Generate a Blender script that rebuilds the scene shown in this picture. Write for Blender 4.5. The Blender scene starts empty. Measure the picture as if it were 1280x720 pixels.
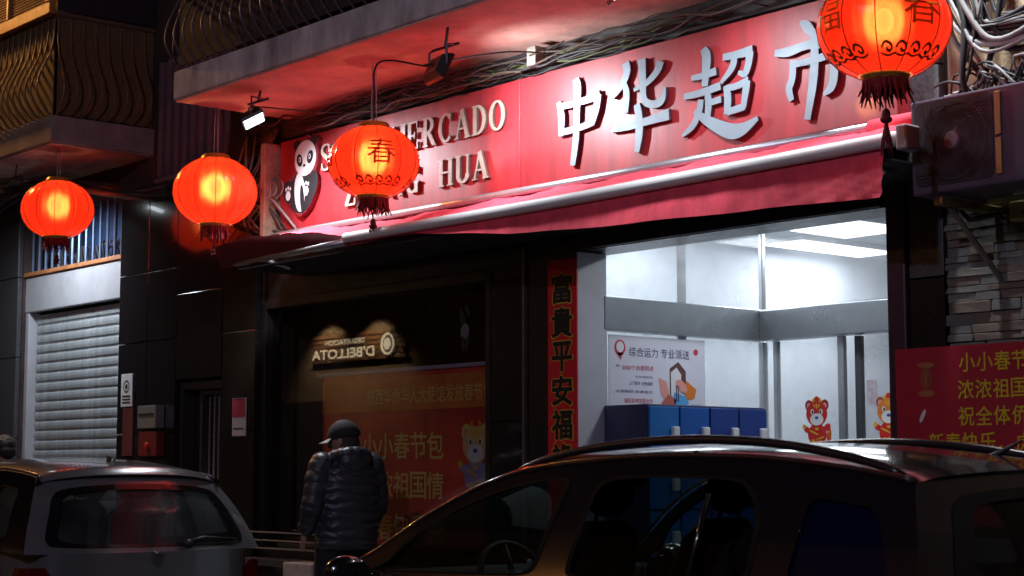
import bpy, bmesh, math, random
import numpy as np
from mathutils import Vector, Matrix
random.seed(7); rng = np.random.default_rng(7)
PI = math.pi
S = bpy.context.scene
C = S.collection
# ------------------------------------------------------------------ camera
PITCH = math.atan(230/2150); YAW = math.radians(40.4)
cam = bpy.data.cameras.new('camera'); camo = bpy.data.objects.new('camera', cam); C.objects.link(camo)
cam.sensor_width = 36; cam.lens = 36*2150/1280; cam.clip_end = 300; cam.clip_start = .1
fwd = Vector((-math.cos(YAW)*math.cos(PITCH), math.sin(YAW)*math.cos(PITCH), math.sin(PITCH)))
rgt = Vector((math.sin(YAW), math.cos(YAW), 0)); upv = rgt.cross(fwd)
camo.matrix_world = Matrix(((rgt.x, upv.x, -fwd.x, 0), (rgt.y, upv.y, -fwd.y, 0), (rgt.z, upv.z, -fwd.z, 1.4), (0, 0, 0, 1)))
cam.dof.use_dof = True; cam.dof.focus_distance = 11.6; cam.dof.aperture_fstop = 5.0
S.camera = camo
# ------------------------------------------------------------------ night sky
W = bpy.data.worlds.new("World"); S.world = W; W.use_nodes = True
nt = W.node_tree; bg = nt.nodes['Background']
sky = nt.nodes.new('ShaderNodeTexSky'); sky.sky_type = 'NISHITA'; sky.sun_disc = False
sky.sun_elevation = math.radians(-7); sky.sun_rotation = math.radians(250)
nt.links.new(sky.outputs[0], bg.inputs[0]); bg.inputs[1].default_value = 0.12
S.view_settings.view_transform = 'Standard'; S.view_settings.look = 'None'
S.view_settings.exposure = 0; S.view_settings.gamma = 1
S.cycles.use_denoising = True
S.cycles.max_bounces = 8; S.cycles.transparent_max_bounces = 16; S.cycles.glossy_bounces = 5
S.cycles.sample_clamp_indirect = 3; S.cycles.caustics_reflective = False; S.cycles.caustics_refractive = False
# ------------------------------------------------------------------ tools
def at(px, py, Y=None, X=None, Z=None):
    """a point of the place on a known plane, as measured on the photograph"""
    d = fwd*2150 + rgt*(px-640) - upv*(py-360)
    k = Y/d.y if Y is not None else (X/d.x if X is not None else (Z-1.4)/d.z)
    return Vector((0, 0, 1.4)) + d*k
MATS = {}
def mat(name, col, rough=.6, metal=0, spec=.5, ns=None, bump=None, coat=0, emit=None, trans=None, streak=0):
    if name in MATS: return MATS[name]
    m = bpy.data.materials.new(name); m.use_nodes = True; MATS[name] = m
    n = m.node_tree; L = n.links; b = n.nodes['Principled BSDF']
    b.inputs['Base Color'].default_value = (*col, 1); b.inputs['Roughness'].default_value = rough
    b.inputs['Metallic'].default_value = metal; b.inputs['Specular IOR Level'].default_value = spec
    b.inputs['Coat Weight'].default_value = coat; b.inputs['Coat Roughness'].default_value = .04
    tc = n.nodes.new('ShaderNodeTexCoord')
    if ns:
        sc, amt = ns[:2]
        t = n.nodes.new('ShaderNodeTexNoise'); t.inputs['Scale'].default_value = sc; t.inputs['Detail'].default_value = 7
        t.inputs['Roughness'].default_value = .65
        if streak:
            mp = n.nodes.new('ShaderNodeMapping'); mp.inputs['Scale'].default_value = (1, 1, streak); L.new(tc.outputs['Object'], mp.inputs[0]); L.new(mp.outputs[0], t.inputs['Vector'])
        else: L.new(tc.outputs['Object'], t.inputs['Vector'])
        r = n.nodes.new('ShaderNodeMapRange'); r.inputs[1].default_value = .3; r.inputs[2].default_value = .7
        L.new(t.outputs[0], r.inputs[0])
        x = n.nodes.new('ShaderNodeMix'); x.data_type = 'RGBA'
        c2 = ns[2] if len(ns) > 2 else tuple(c*(1-amt) for c in col)
        x.inputs[6].default_value = (*[min(1, c*(1+amt*.6)) for c in col], 1); x.inputs[7].default_value = (*c2, 1)
        L.new(r.outputs[0], x.inputs[0]); L.new(x.outputs[2], b.inputs['Base Color'])
        r2 = n.nodes.new('ShaderNodeMapRange'); dr = .02 if coat >= 1 else .12; r2.inputs[3].default_value = max(0, rough-dr); r2.inputs[4].default_value = min(1, rough+dr)
        L.new(t.outputs[0], r2.inputs[0]); L.new(r2.outputs[0], b.inputs['Roughness'])
    if bump:
        t = n.nodes.new('ShaderNodeTexNoise'); t.inputs['Scale'].default_value = bump[0]; t.inputs['Detail'].default_value = 5
        L.new(tc.outputs['Object'], t.inputs['Vector'])
        u = n.nodes.new('ShaderNodeBump'); u.inputs['Strength'].default_value = bump[1]; u.inputs['Distance'].default_value = .01
        L.new(t.outputs[0], u.inputs['Height']); L.new(u.outputs[0], b.inputs['Normal'])
    if emit:
        b.inputs['Emission Color'].default_value = (*emit[:3], 1); b.inputs['Emission Strength'].default_value = emit[3]
    return m
def glass(name, tint, ior=1.5, rough=.01, film=0, filmcol=(.8, .85, .9)):
    """thin pane: lets light straight through with a tint and reflects by Fresnel; film = share of dusty/frosted diffuse"""
    if name in MATS: return MATS[name]
    m = bpy.data.materials.new(name); m.use_nodes = True; MATS[name] = m
    n = m.node_tree; L = n.links; n.nodes.clear()
    o = n.nodes.new('ShaderNodeOutputMaterial'); tr = n.nodes.new('ShaderNodeBsdfTransparent'); tr.inputs[0].default_value = (*tint, 1)
    gl = n.nodes.new('ShaderNodeBsdfGlossy'); gl.inputs['Roughness'].default_value = rough
    mx = n.nodes.new('ShaderNodeMixShader'); ge = n.nodes.new('ShaderNodeNewGeometry')
    vm = n.nodes.new('ShaderNodeVectorMath'); vm.operation = 'DOT_PRODUCT'; L.new(ge.outputs['Normal'], vm.inputs[0]); L.new(ge.outputs['Incoming'], vm.inputs[1])
    def op(o, a, b, c=None):
        q = n.nodes.new('ShaderNodeMath'); q.operation = o
        for i_, x_ in enumerate((a, b, c)):
            if x_ is None: continue
            if isinstance(x_, (int, float)): q.inputs[i_].default_value = x_
            else: L.new(x_, q.inputs[i_])
        return q.outputs[0]
    F0 = ((ior-1)/(ior+1))**2
    c_ = op('ABSOLUTE', vm.outputs['Value'], 0); L.new(op('MULTIPLY_ADD', op('POWER', op('SUBTRACT', 1, c_), 5), 1-F0, F0), mx.inputs[0])
    last = tr.outputs[0]
    if film:
        df = n.nodes.new('ShaderNodeBsdfDiffuse'); df.inputs[0].default_value = (*filmcol, 1)
        tl = n.nodes.new('ShaderNodeBsdfTranslucent'); tl.inputs[0].default_value = (*filmcol, 1)
        m0 = n.nodes.new('ShaderNodeMixShader'); L.new(df.outputs[0], m0.inputs[1]); L.new(tl.outputs[0], m0.inputs[2])
        tc = n.nodes.new('ShaderNodeTexCoord'); t = n.nodes.new('ShaderNodeTexNoise'); t.inputs['Scale'].default_value = 2.5; t.inputs['Detail'].default_value = 6
        L.new(tc.outputs['Object'], t.inputs['Vector'])
        r = n.nodes.new('ShaderNodeMapRange'); r.inputs[1].default_value = .3; r.inputs[2].default_value = .75; r.inputs[3].default_value = film*.4; r.inputs[4].default_value = film*1.5
        L.new(t.outputs[0], r.inputs[0])
        m1 = n.nodes.new('ShaderNodeMixShader'); L.new(r.outputs[0], m1.inputs[0]); L.new(tr.outputs[0], m1.inputs[1]); L.new(m0.outputs[0], m1.inputs[2])
        last = m1.outputs[0]
    L.new(last, mx.inputs[1]); L.new(gl.outputs[0], mx.inputs[2]); L.new(mx.outputs[0], o.inputs[0])
    return m
ORG = {}
class MB:
    def __init__(s): s.v = []; s.f = []
    def add(s, V, F):
        n = len(s.v); s.v += [tuple(p) for p in V]; s.f += [tuple(i+n for i in f) for f in F]; return s
    def box(s, x0, x1, y0, y1, z0, z1):
        V = [(x, y, z) for x in (x0, x1) for y in (y0, y1) for z in (z0, z1)]
        return s.add(V, [(0, 1, 3, 2), (4, 6, 7, 5), (0, 4, 5, 1), (2, 3, 7, 6), (0, 2, 6, 4), (1, 5, 7, 3)])
    def cbox(s, x0, x1, y0, y1, z0, z1, r=.01):
        """box with chamfered edges"""
        bm = bmesh.new(); bmesh.ops.create_cube(bm, size=1)
        for v in bm.verts: v.co = Vector(((x0+x1)/2+v.co.x*(x1-x0), (y0+y1)/2+v.co.y*(y1-y0), (z0+z1)/2+v.co.z*(z1-z0)))
        bmesh.ops.bevel(bm, geom=bm.edges[:], offset=r, segments=2, affect='EDGES', profile=.5)
        bm.verts.index_update(); s.add([v.co for v in bm.verts], [[v.index for v in f.verts] for f in bm.faces]); bm.free(); return s
    def tube(s, P, r, n=8, cap=True):
        P = [Vector(p) for p in P]; m = len(P); R = r if hasattr(r, '__len__') else [r]*m
        V = []; F = []; T0 = (P[1]-P[0]).normalized()
        N = T0.orthogonal().normalized()
        for i, p in enumerate(P):
            T = (P[min(i+1, m-1)]-P[max(i-1, 0)])
            T = T.normalized() if T.length > 1e-9 else T0
            N = (N-T*N.dot(T)); N = N.normalized() if N.length > 1e-6 else T.orthogonal().normalized(); B = T.cross(N)
            V += [p+(N*math.cos(2*PI*k/n)+B*math.sin(2*PI*k/n))*R[i] for k in range(n)]
        for i in range(m-1): F += [(i*n+k, i*n+(k+1) % n, (i+1)*n+(k+1) % n, (i+1)*n+k) for k in range(n)]
        if cap: F += [tuple(range(n))[::-1], tuple((m-1)*n+k for k in range(n))]
        return s.add(V, F)
    def lathe(s, prof, c=(0, 0, 0), n=24, axis='z', wob=None):
        V = []; F = []; m = len(prof)
        for (r, h) in prof:
            for k in range(n):
                a = 2*PI*k/n; rr = r*(1+(wob(a) if wob else 0)); x, y = rr*math.cos(a), rr*math.sin(a)
                V.append({'z': (c[0]+x, c[1]+y, c[2]+h), 'y': (c[0]+x, c[1]+h, c[2]+y), 'x': (c[0]+h, c[1]+x, c[2]+y)}[axis])
        for i in range(m-1): F += [(i*n+k, i*n+(k+1) % n, (i+1)*n+(k+1) % n, (i+1)*n+k) for k in range(n)]
        return s.add(V, F)
    def ell(s, c, r, n=16, m=10, rot=None):
        V = []; F = []
        for i in range(m+1):
            t = PI*i/m
            for k in range(n):
                a = 2*PI*k/n; q = Vector((r[0]*math.sin(t)*math.cos(a), r[1]*math.sin(t)*math.sin(a), r[2]*math.cos(t)))
                if rot: q = rot @ q
                V.append(Vector(c)+q)
        for i in range(m): F += [(i*n+k, (i+1)*n+k, (i+1)*n+(k+1) % n, i*n+(k+1) % n) for k in range(n)]
        return s.add(V, F)
    def prism(s, poly, fn, d0, d1):
        """poly in (u,v); fn(u,v,d)->3d; extruded from depth d0 to d1"""
        n = len(poly)
        V = [fn(u, v, d0) for u, v in poly]+[fn(u, v, d1) for u, v in poly]
        F = [tuple(range(n))[::-1], tuple(range(n, 2*n))]+[(k, (k+1) % n, n+(k+1) % n, n+k) for k in range(n)]
        return s.add(V, F)
    def grid(s, G):
        n = len(G); m = len(G[0]); V = [p for row in G for p in row]
        return s.add(V, [(i*m+j, i*m+j+1, (i+1)*m+j+1, (i+1)*m+j) for i in range(n-1) for j in range(m-1)])
    def build(s, name, m, parent=None, smooth=False, shared=None, **pr):
        if shared is None:
            me = bpy.data.meshes.new(name); o3 = ORG.get(parent.name, Vector()) if parent else Vector()
            me.from_pydata([tuple(Vector(v)-o3) for v in s.v], [], s.f)
            if m: me.materials.append(m)
            bm = bmesh.new(); bm.from_mesh(me); bmesh.ops.remove_doubles(bm, verts=bm.verts, dist=1e-5)
            bmesh.ops.recalc_face_normals(bm, faces=bm.faces); bm.to_mesh(me); bm.free()
            if smooth: me.polygons.foreach_set('use_smooth', [True]*len(me.polygons)); me.update()
            if smooth == 'auto': me.set_sharp_from_angle(angle=math.radians(38))
        else: me = shared
        o = bpy.data.objects.new(name, me); C.objects.link(o)
        if parent: o.parent = parent; ORG[o.name] = ORG.get(parent.name, Vector())
        else: ORG[o.name] = Vector()
        for k, v in pr.items(): o[k] = v
        return o
def thing(name, label, cat, loc=(0, 0, 0), group=None, kind=None):
    o = bpy.data.objects.new(name, None); C.objects.link(o); o.location = loc; o.empty_display_size = .1
    ORG[o.name] = Vector(loc)
    if label: o['label'] = label
    if cat: o['category'] = cat
    if group: o['group'] = group
    if kind: o['kind'] = kind
    return o
def tag(o, label, cat, group=None):
    o['label'] = label; o['category'] = cat
    if group: o['group'] = group
    return o
def struct(o): o['kind'] = 'structure'; return o
def dup(o, parent=None):
    c = o.copy(); C.objects.link(c); c.parent = parent
    ORG[c.name] = ORG.get(o.name, Vector())
    for ch in list(o.children): dup(ch, c)
    return c
def at_same(o, name, parent, off):
    """another copy of a piece, sharing its mesh, moved by off"""
    c = o.copy(); c.name = name; C.objects.link(c); c.parent = parent; c.location = Vector(o.location)+Vector(off); return c
def cr(P, k=6):
    """smooth curve through the points (Catmull-Rom), any dimension"""
    P = [np.array(p, float) for p in P]; Q = [2*P[0]-P[1]]+P+[2*P[-1]-P[-2]]; R = []
    for i in range(1, len(Q)-2):
        a, b, c, d = Q[i-1:i+3]
        for j in range(k):
            t = j/k; R.append(.5*((2*b)+(c-a)*t+(2*a-5*b+4*c-d)*t*t+(3*b-a-3*c+d)*t**3))
    R.append(P[-1]); return R
def lamp(kind, loc, power, col, size=.2, aim=None, spot=None, blend=.4, parent=None, size_y=None):
    l = bpy.data.lights.new('lamp_light', kind); l.energy = power; l.color = col
    if kind == 'AREA':
        l.size = size
        if size_y: l.shape = 'RECTANGLE'; l.size_y = size_y
    else: l.shadow_soft_size = size
    if kind == 'SPOT': l.spot_size = spot; l.spot_blend = blend
    o = bpy.data.objects.new('lamp_light', l); C.objects.link(o); o.location = loc
    if aim is not None: o.rotation_euler = (Vector(aim)-Vector(loc)).to_track_quat('-Z', 'Y').to_euler()
    if parent: o.location = Vector(loc)-ORG[parent.name]; o.parent = parent
    return o
# ---- flat print ---------------------------------------------------------
_tc = {}
def text2d(body, bold=.008):
    """outline faces of a text in unit size, from the built-in font: (verts2d, faces, width)"""
    if (body, bold) in _tc: return _tc[body, bold]
    c = bpy.data.curves.new('t', 'FONT'); c.body = body; c.size = 1; c.offset = bold; c.resolution_u = 3
    o = bpy.data.objects.new('t', c); C.objects.link(o)
    me = bpy.data.meshes.new_from_object(o.evaluated_get(bpy.context.evaluated_depsgraph_get()))
    V = [(v.co.x, v.co.y) for v in me.vertices]; F = [tuple(p.vertices) for p in me.polygons]
    bpy.data.objects.remove(o); bpy.data.curves.remove(c); bpy.data.meshes.remove(me)
    a = np.array(V); x0, x1, y0, y1 = a[:, 0].min(), a[:, 0].max(), a[:, 1].min(), a[:, 1].max()
    V = [((x-x0), (y-y0)) for x, y in V]; _tc[body, bold] = (V, F, x1-x0, y1-y0); return _tc[body, bold]
def put_text(mb, body, fn, u0, v0, w, h, d=.002, bold=.006, double=0):
    """fits the text into the box u0..u0+w, v0..v0+h of the plane fn(u,v,depth); double = stroke thickening in glyph heights"""
    V, F, tw, th = text2d(body, 0 if any(ord(c_) > 0x2E80 for c_ in body) else min(bold, .008)); offs = [(0, 0)]
    if double:
        e = .012 if double == 1 else double
        offs += [(e*math.cos(a), e*math.sin(a)) for a in (PI/4, 3*PI/4, 5*PI/4, 7*PI/4)]+([(e, 0), (-e, 0), (0, e), (0, -e)] if e > .02 else [])
    for i, (ox, oy) in enumerate(offs):
        mb.add([fn(u0+x/tw*w+ox*h, v0+y/th*h+oy*h, d+i*.00025) for x, y in V], F)
def put_chars(body, fn, u0, v0, w, h, d, m, parent, gap=.06):
    """one part per character"""
    n = len(body); c = w/n
    for i, ch in enumerate(body):
        q = MB(); k = (.3, .3) if ch in '，' else (1, 1)
        put_text(q, ch, fn, u0+i*c+c*gap/2, v0, c*(1-gap)*k[0], h*k[1], d, .008, 1); q.build('character', m, parent)
def ellp(cx, cy, rx, ry, n=24, rot=0):
    c, s = math.cos(rot), math.sin(rot)
    return [(cx+rx*math.cos(2*PI*k/n)*c-ry*math.sin(2*PI*k/n)*s, cy+rx*math.cos(2*PI*k/n)*s+ry*math.sin(2*PI*k/n)*c) for k in range(n)]
def ribbon(P, Wd, k=5):
    """closed outline round a brush stroke through P with widths Wd"""
    Q = cr([(*p, w) for p, w in zip(P, Wd)], k); L_ = []; R_ = []
    for i, q in enumerate(Q):
        t = Q[min(i+1, len(Q)-1)][:2]-Q[max(i-1, 0)][:2]; t = t/(np.linalg.norm(t)+1e-9); nn = np.array((-t[1], t[0]))
        L_.append(tuple(q[:2]+nn*q[2]/2)); R_.append(tuple(q[:2]-nn*q[2]/2))
    return L_+R_[::-1]
def strip_add(mb, outline, fn, d0, d1):
    """extrudes a ribbon outline as quads (safe for bent shapes)"""
    n = len(outline)//2; A = outline[:n]; B = outline[n:][::-1]
    V = [fn(*p, d0) for p in A]+[fn(*p, d0) for p in B]+[fn(*p, d1) for p in A]+[fn(*p, d1) for p in B]; F = []
    for i in range(n-1):
        F += [(i, i+1, n+i+1, n+i), (2*n+i, 3*n+i, 3*n+i+1, 2*n+i+1), (i, 2*n+i, 2*n+i+1, i+1), (n+i, n+i+1, 3*n+i+1, 3*n+i)]
    F += [(0, n, 3*n, 2*n), (n-1, 3*n-1, 4*n-1, 2*n-1)]
    mb.add(V, F)
# ---- palette --------------------------------------------------------------
granite = mat('black_granite', (.016, .015, .017), .16, ns=(60, .7), coat=.3)
granite_grey = mat('grey_granite', (.07, .075, .085), .3, ns=(40, .5), bump=(60, .15))
plaster_dark = mat('dark_render', (.05, .035, .035), .9, ns=(3, .5), bump=(40, .5))
cream = mat('cream_render', (.55, .42, .26), .9, ns=(4, .3), bump=(50, .5))
slabm = mat('painted_concrete', (.62, .54, .55), .8, ns=(5, .5), bump=(30, .4), streak=.4)
black = mat('black_metal', (.012, .012, .014), .4, ns=(20, .4))
blackp = mat('black_plastic', (.015, .015, .016), .5)
iron = mat('painted_iron', (.17, .13, .15), .45, metal=.3, ns=(30, .5))
alu = mat('brushed_aluminium', (.55, .57, .6), .35, metal=.8, ns=(8, .15))
white = mat('white_paint', (.75, .76, .78), .45, ns=(6, .1))
rubber = mat('rubber', (.02, .02, .02), .7)
chrome = mat('chrome', (.7, .7, .7), .12, metal=1)
YF = 7.8
# ================================================================== ground
struct(MB().grid([[(x, y, 0) for y in (-60, -6, 0, 6.35)] for x in (-140, -60, -20, 0, 60)]).build('road', mat('asphalt', (.045, .045, .048), .75, ns=(25, .4), bump=(150, .6))))
pave = struct(MB().box(-60, 20, 6.5, 7.78, -.05, .118).build('pavement', mat('paving_bed', (.16, .15, .14), .9)))
kerb0 = None
for i in range(24):
    o = MB().cbox(0, .985, 0, .145, 0, .14, .012).build('kerbstone', mat('kerb_granite', (.3, .29, .28), .8, ns=(30, .3)), pave, shared=kerb0)
    kerb0 = o.data; o.location = (-18+i, 6.352, -.02)
t0 = None
for i in range(44):
    for j in range(3):
        o = MB().box(0, .395, 0, .42, 0, .012).build('paving_tile', mat('paving_tile', (.22, .21, .2), .8, ns=(12, .35), bump=(60, .4)), pave, shared=t0)
        t0 = o.data; o.location = (-19+i*.4, 6.505+j*.425, .119+random.uniform(0, .002))
# ================================================================== shop building
bld = thing('shop_building', 'dark apartment building with black granite shop fronts at street level and grey render above', 'building', (-12, 7.8, 0))
def wall(x0, x1, z0, z1, m, y0=YF, y1=YF+.3, name='wall'):
    return MB().box(x0, x1, y0, y1, z0, z1).build(name, m, bld)
DR = mat('dark_shopfront', (.012, .011, .012), .3, ns=(15, .4))
wall(-40, -17.15, 0, 4.3, plaster_dark)
wall(-14.87, -13.75, 0, 4.1, plaster_dark); wall(-13.75, -12.95, 2.2, 4.1, plaster_dark)
wall(-12.95, -12.4, 0, 4.1, plaster_dark); wall(-12.4, -9.45, 0, .72, plaster_dark); wall(-12.4, -9.38, 2.8, 4.1, DR)
wall(-9.38, -8.86, 0, 4.1, DR); wall(-8.86, -5.94, 2.88, 4.1, DR)
wall(-5.925, -5.5, 0, 12, plaster_dark); wall(-5.5, 6, 0, 12, cream, YF+.02)
wall(-40, -17.15, 4.3, 12, plaster_dark); wall(-17.15, -14.33, 4.08, 12, plaster_dark); wall(-14.33, -13.0, 5.25, 12, plaster_dark)
wall(-13, -5.94, 4.1, 12, plaster_dark)
wall(-14.87, -14.33, 4.1, 12, plaster_dark, YF+.005)
# granite facing: slabs with open joints
def slabs(xs, zs, y, th=.03, m=granite, skip=()):
    for i in range(len(xs)-1):
        for j in range(len(zs)-1):
            if (i, j) in skip: continue
            g = .004
            MB().cbox(xs[i]+g, xs[i+1]-g, y-th-random.uniform(0, .002), y-.001, zs[j]+g, zs[j+1]-g, .004).build('granite_panel', m, bld)
slabs([-14.86, -14.3, -13.76], [.12, .9, 1.75, 2.6, 3.25, 4.08], YF, .07)
slabs([-13.76, -12.97], [2.22, 3.0, 4.08], YF, .07)
slabs([-12.96, -12.42], [.12, .9, 1.75, 2.6, 3.25, 4.08], YF, .07)
slabs([-17.75, -17.17], [.12, .9, 1.75, 2.6, 3.45, 4.08], YF, .05, granite_grey)
slabs([-5.735, -5.5], [.12, .9, 1.75, 2.45], YF, .06)
slabs([-5.735, -5.5], [2.45, 3.0, 3.62, 4.3, 5], YF, .06, granite_grey)
slabs([-9.35, -8.94], [.12, .9, 1.75, 2.75], YF, .04)
# neighbouring unit at far left: pale board
tag(MB().cbox(-18.6, -17.9, YF-.06, YF-.005, 1.3, 3.1, .01).build('notice_board', mat('pale_board', (.45, .4, .4), .6, ns=(2, .3)), None), 'pale notice board on the wall left of the grey roller shutter', 'board')
# pillar right of the opening (dark purple metal)
MB().cbox(-5.86, -5.737, YF-.09, YF+.2, .12, 3.1, .012).build('pillar', mat('purple_black_metal', (.06, .025, .045), .35, ns=(6, .3)), bld)
# door frame/jambs round the openings
fm = mat('frame_black', (.018, .014, .016), .3)
of = thing('shop_opening_frame', 'black metal frame round the bright supermarket entrance', 'door frame', (-7.4, 7.8, 0))
MB().cbox(-8.93, -8.455, YF-.05, YF+.15, .12, 2.88, .006).build('jamb', fm, of)
MB().cbox(-8.45, -5.95, YF-.03, YF+.25, 2.885, 2.99, .008).build('lintel', fm, of)
MB().cbox(-8.98, -8.955, YF-.07, YF-.02, .12, 2.95, .004).build('trim', mat('bronze_trim', (.2, .16, .15), .35, metal=.6), of)
# ---- left shop window
wn = thing('shop_window', 'large dark shop window behind the walking man, with a red banner inside', 'window', (-10.9, 7.85, .7))
wf = MB()
wf.cbox(-12.42, -12.34, YF-.02, YF+.12, .72, 2.82, .008).cbox(-9.44, -9.38, YF-.02, YF+.12, .72, 2.82, .008)
wf.cbox(-12.34, -9.44, YF-.02, YF+.12, 2.76, 2.84, .008).cbox(-12.34, -9.44, YF-.02, YF+.12, .70, .78, .008)
wf.build('frame', fm, wn)
MB().box(-12.34, -9.44, YF+.05, YF+.056, .78, 2.76).build('pane', glass('window_glass', (.88, .88, .88), 1.6), wn)
MB().cbox(-12.42, -9.44, YF-.16, YF-.025, .64, .70, .01).build('sill', granite_grey, wn)
for k in range(3):
    MB().tube([(-12.4, YF-.13, .78+k*.065), (-11.15, YF-.13, .78+k*.065)], .007, 8).build('rail', mat('dull_rail', (.2, .2, .21), .5, metal=.5), wn)
room = thing('window_display_room', 'dim display room behind the dark shop window', 'room', (-10.9, 9, 0))
rb = MB(); rb.box(-12.5, -9.3, 9.6, 9.7, 0, 3.2).box(-12.6, -12.5, YF+.3, 9.7, 0, 3.2).box(-12.5, -9.4, YF+.3, 9.6, 3.1, 3.2).box(-12.5, -9.4, YF+.3, 9.6, 0, .1)
rb.build('wall', mat('brown_room_wall', (.11, .075, .06), .9, ns=(2, .5)), room)
# banner in the window
bn = thing('window_banner', 'red banner with faded gold lettering and a cartoon tiger hanging inside the dark window', 'banner', (-10.6, 7.95, .8))
bp = lambda u, v, d=0: (-11.72+u, 7.95-d, .84+v)     # 2.2 x 1.3 m
MB().box(-11.72, -9.45, 7.952, 7.96, .84, 2.17).build('sheet', mat('banner_red_dark', (.72, .07, .05), .7, ns=(2.5, .5)), bn)
MB().box(-11.72, -9.45, 7.944, 7.949, 1.87, 2.13).build('header_band', mat('banner_orange', (.75, .22, .05), .7, ns=(3, .4)), bn)
MB().cbox(-11.8, -9.44, 7.93, 7.965, 2.17, 2.20, .004).build('rail', mat('lilac_rail', (.4, .36, .5), .4), bn)
goldd = mat('faded_gold_print', (.9, .68, .2), .6)
m_ = MB(); put_text(m_, '旅西华侨华人大使馆发放春节包', bp, .62, 1.08, 1.55, .13, d=.007); m_.build('lettering', goldd, bn, kind='stuff')
for s_, u, v, w in (('小小春节包', .55, .66, 1.05), ('浓浓祖国情', .55, .36, 1.05), ('新春快乐虎', .55, .04, 1.05)):
    put_chars(s_, bp, u, v, w, .2, .002, goldd, bn)
def decal(parent, shapes, fn, name='print'):
    """flat print: shapes = (polygon, material, layer)"""
    by = {}
    for poly, m, ly in shapes: by.setdefault(m.name, (m, MB()))[1].add([fn(u, v, .0012*ly) for u, v in poly], [tuple(range(len(poly)))])
    for m, b in by.values(): b.build(name, m, parent, kind='stuff')
red_p = mat('print_red', (.62, .02, .015), .5); gold_p = mat('print_gold', (.75, .42, .03), .5); wht_p = mat('print_white', (.8, .8, .8), .5)
org_p = mat('print_orange', (.75, .22, .03), .5); blu_p = mat('print_blue', (.03, .08, .4), .5); blk_p = mat('print_black', (.02, .02, .02), .5)
pnk_p = mat('print_pink', (.8, .35, .3), .5); dred_p = mat('print_dark_red', (.32, .01, .01), .5); lil_p = mat('print_lilac', (.35, .3, .55), .5)
def cub(cx, cy, k, head, body, ear, extra=0):
    """standing cartoon cub: ears, crown, face, muzzle, jacket with gold trim, scroll, feet; height about 1*k"""
    E = lambda x, y, a, b, m, l, r=0: (ellp(cx+x*k, cy+y*k, a*k, b*k, 18, r), m, l)
    q = [E(-.2, .42, .1, .11, ear, 1), E(.2, .42, .1, .11, ear, 1), E(-.2, .41, .055, .06, pnk_p, 2), E(.2, .41, .055, .06, pnk_p, 2),
         E(0, .5, .13, .08, gold_p, 1), E(0, .53, .06, .07, red_p, 2), E(0, .25, .27, .25, head, 3), E(0, .14, .17, .12, wht_p, 4), E(0, .17, .045, .03, blu_p, 5),
         E(-.11, .29, .045, .055, wht_p, 4), E(.11, .29, .045, .055, wht_p, 4), E(-.1, .285, .022, .035, blk_p, 5), E(.1, .285, .022, .035, blk_p, 5),
         E(0, .4, .02, .06, gold_p, 4), E(-.06, .41, .015, .04, gold_p, 4, .4), E(.06, .41, .015, .04, gold_p, 4, -.4),
         E(0, -.16, .24, .22, body, 1), E(-.26, -.06, .09, .06, body, 2, -.5), E(.26, -.02, .09, .07, body, 2, .5), E(-.32, 0, .05, .05, gold_p, 3), E(.3, -.2, .06, .17, red_p, 3, -.1),
         E(.3, -.2, .035, .12, gold_p, 4, -.1), E(.3, -.2, .02, .09, red_p, 5, -.1), E(0, -.05, .05, .03, gold_p, 4), E(-.08, -.12, .13, .02, gold_p, 3, -.4), E(.07, -.24, .12, .02, gold_p, 3, .3),
         E(-.12, -.42, .12, .07, head, 2), E(.13, -.42, .12, .07, gold_p, 2), E(.05, -.3, .07, .06, org_p, 3), E(-.1, -.29, .05, .04, gold_p, 4)]
    return q
decal(bn, cub(1.98, .62, .55, mat('faded_gold2', (.8, .55, .2), .6), lil_p, goldd), lambda u, v, d: (-11.72+u, 7.944-d, .84+v), 'tiger_print')
# papers stuck on the pane: little dark figure print
st = thing('window_sticker', 'small faded figure sticker at the top right of the dark shop window', 'sticker', (-9.75, 7.84, 2.4))
decal(st, [(ellp(-9.78, 2.52, .03, .07, 18, .3), blk_p, 2), (ellp(-9.75, 2.42, .05, .06, 18, -.3), mat('print_grey', (.12, .12, .13), .6), 3), (ellp(-9.72, 2.57, .02, .05, 12, .5), blk_p, 4), (ellp(-9.77, 2.33, .022, .06, 18, .15), blk_p, 3), (ellp(-9.72, 2.33, .02, .06, 18, -.2), blk_p, 3)], lambda u, v, d: (u, YF+.049-d, v))
bx_ = thing('street_box', 'small pale paper box under the dark shop window sill', 'box', (-11.3, 7.7, .12))
MB().cbox(-11.52, -11.12, 7.45, 7.7, .12, .70, .01).build('casing', mat('pale_box', (.42, .36, .33), .7, ns=(8, .3)), bx_)
# ---- entrance door (dark) with papers
dr = thing('entrance_door', 'dark metal street door with vertical bars between granite panels', 'door', (-13.35, 7.8, .12))
MB().box(-13.74, -12.96, YF+.1, YF+.14, .12, 2.2).build('leaf', fm, dr)
MB().cbox(-13.75, -13.70, YF-.03, YF+.1, .12, 2.2, .006).cbox(-13.0, -12.955, YF-.03, YF+.1, .12, 2.2, .006).cbox(-13.70, -13.0, YF-.03, YF+.1, 2.13, 2.2, .006).build('door_frame', mat('door_frame_metal', (.05, .045, .05), .4, metal=.4), dr)
MB().cbox(-13.47, -13.43, YF+.02, YF+.1, .12, 2.13, .006).build('mullion', mat('door_frame_metal', (.06, .05, .06), .4), dr)
b0 = None
for k in range(5):
    o = MB().tube([(-13.38, YF+.07, .2), (-13.38, YF+.07, 2.1)], .01, 6).build('bar', iron, dr, shared=b0); b0 = o.data; o.location.x += k*.08
MB().cbox(-13.42, -13.0, YF+.03, YF+.1, 2.08, 2.125, .004).build('top_rail', mat('door_frame_metal', (.06, .05, .06), .4), dr)
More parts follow.
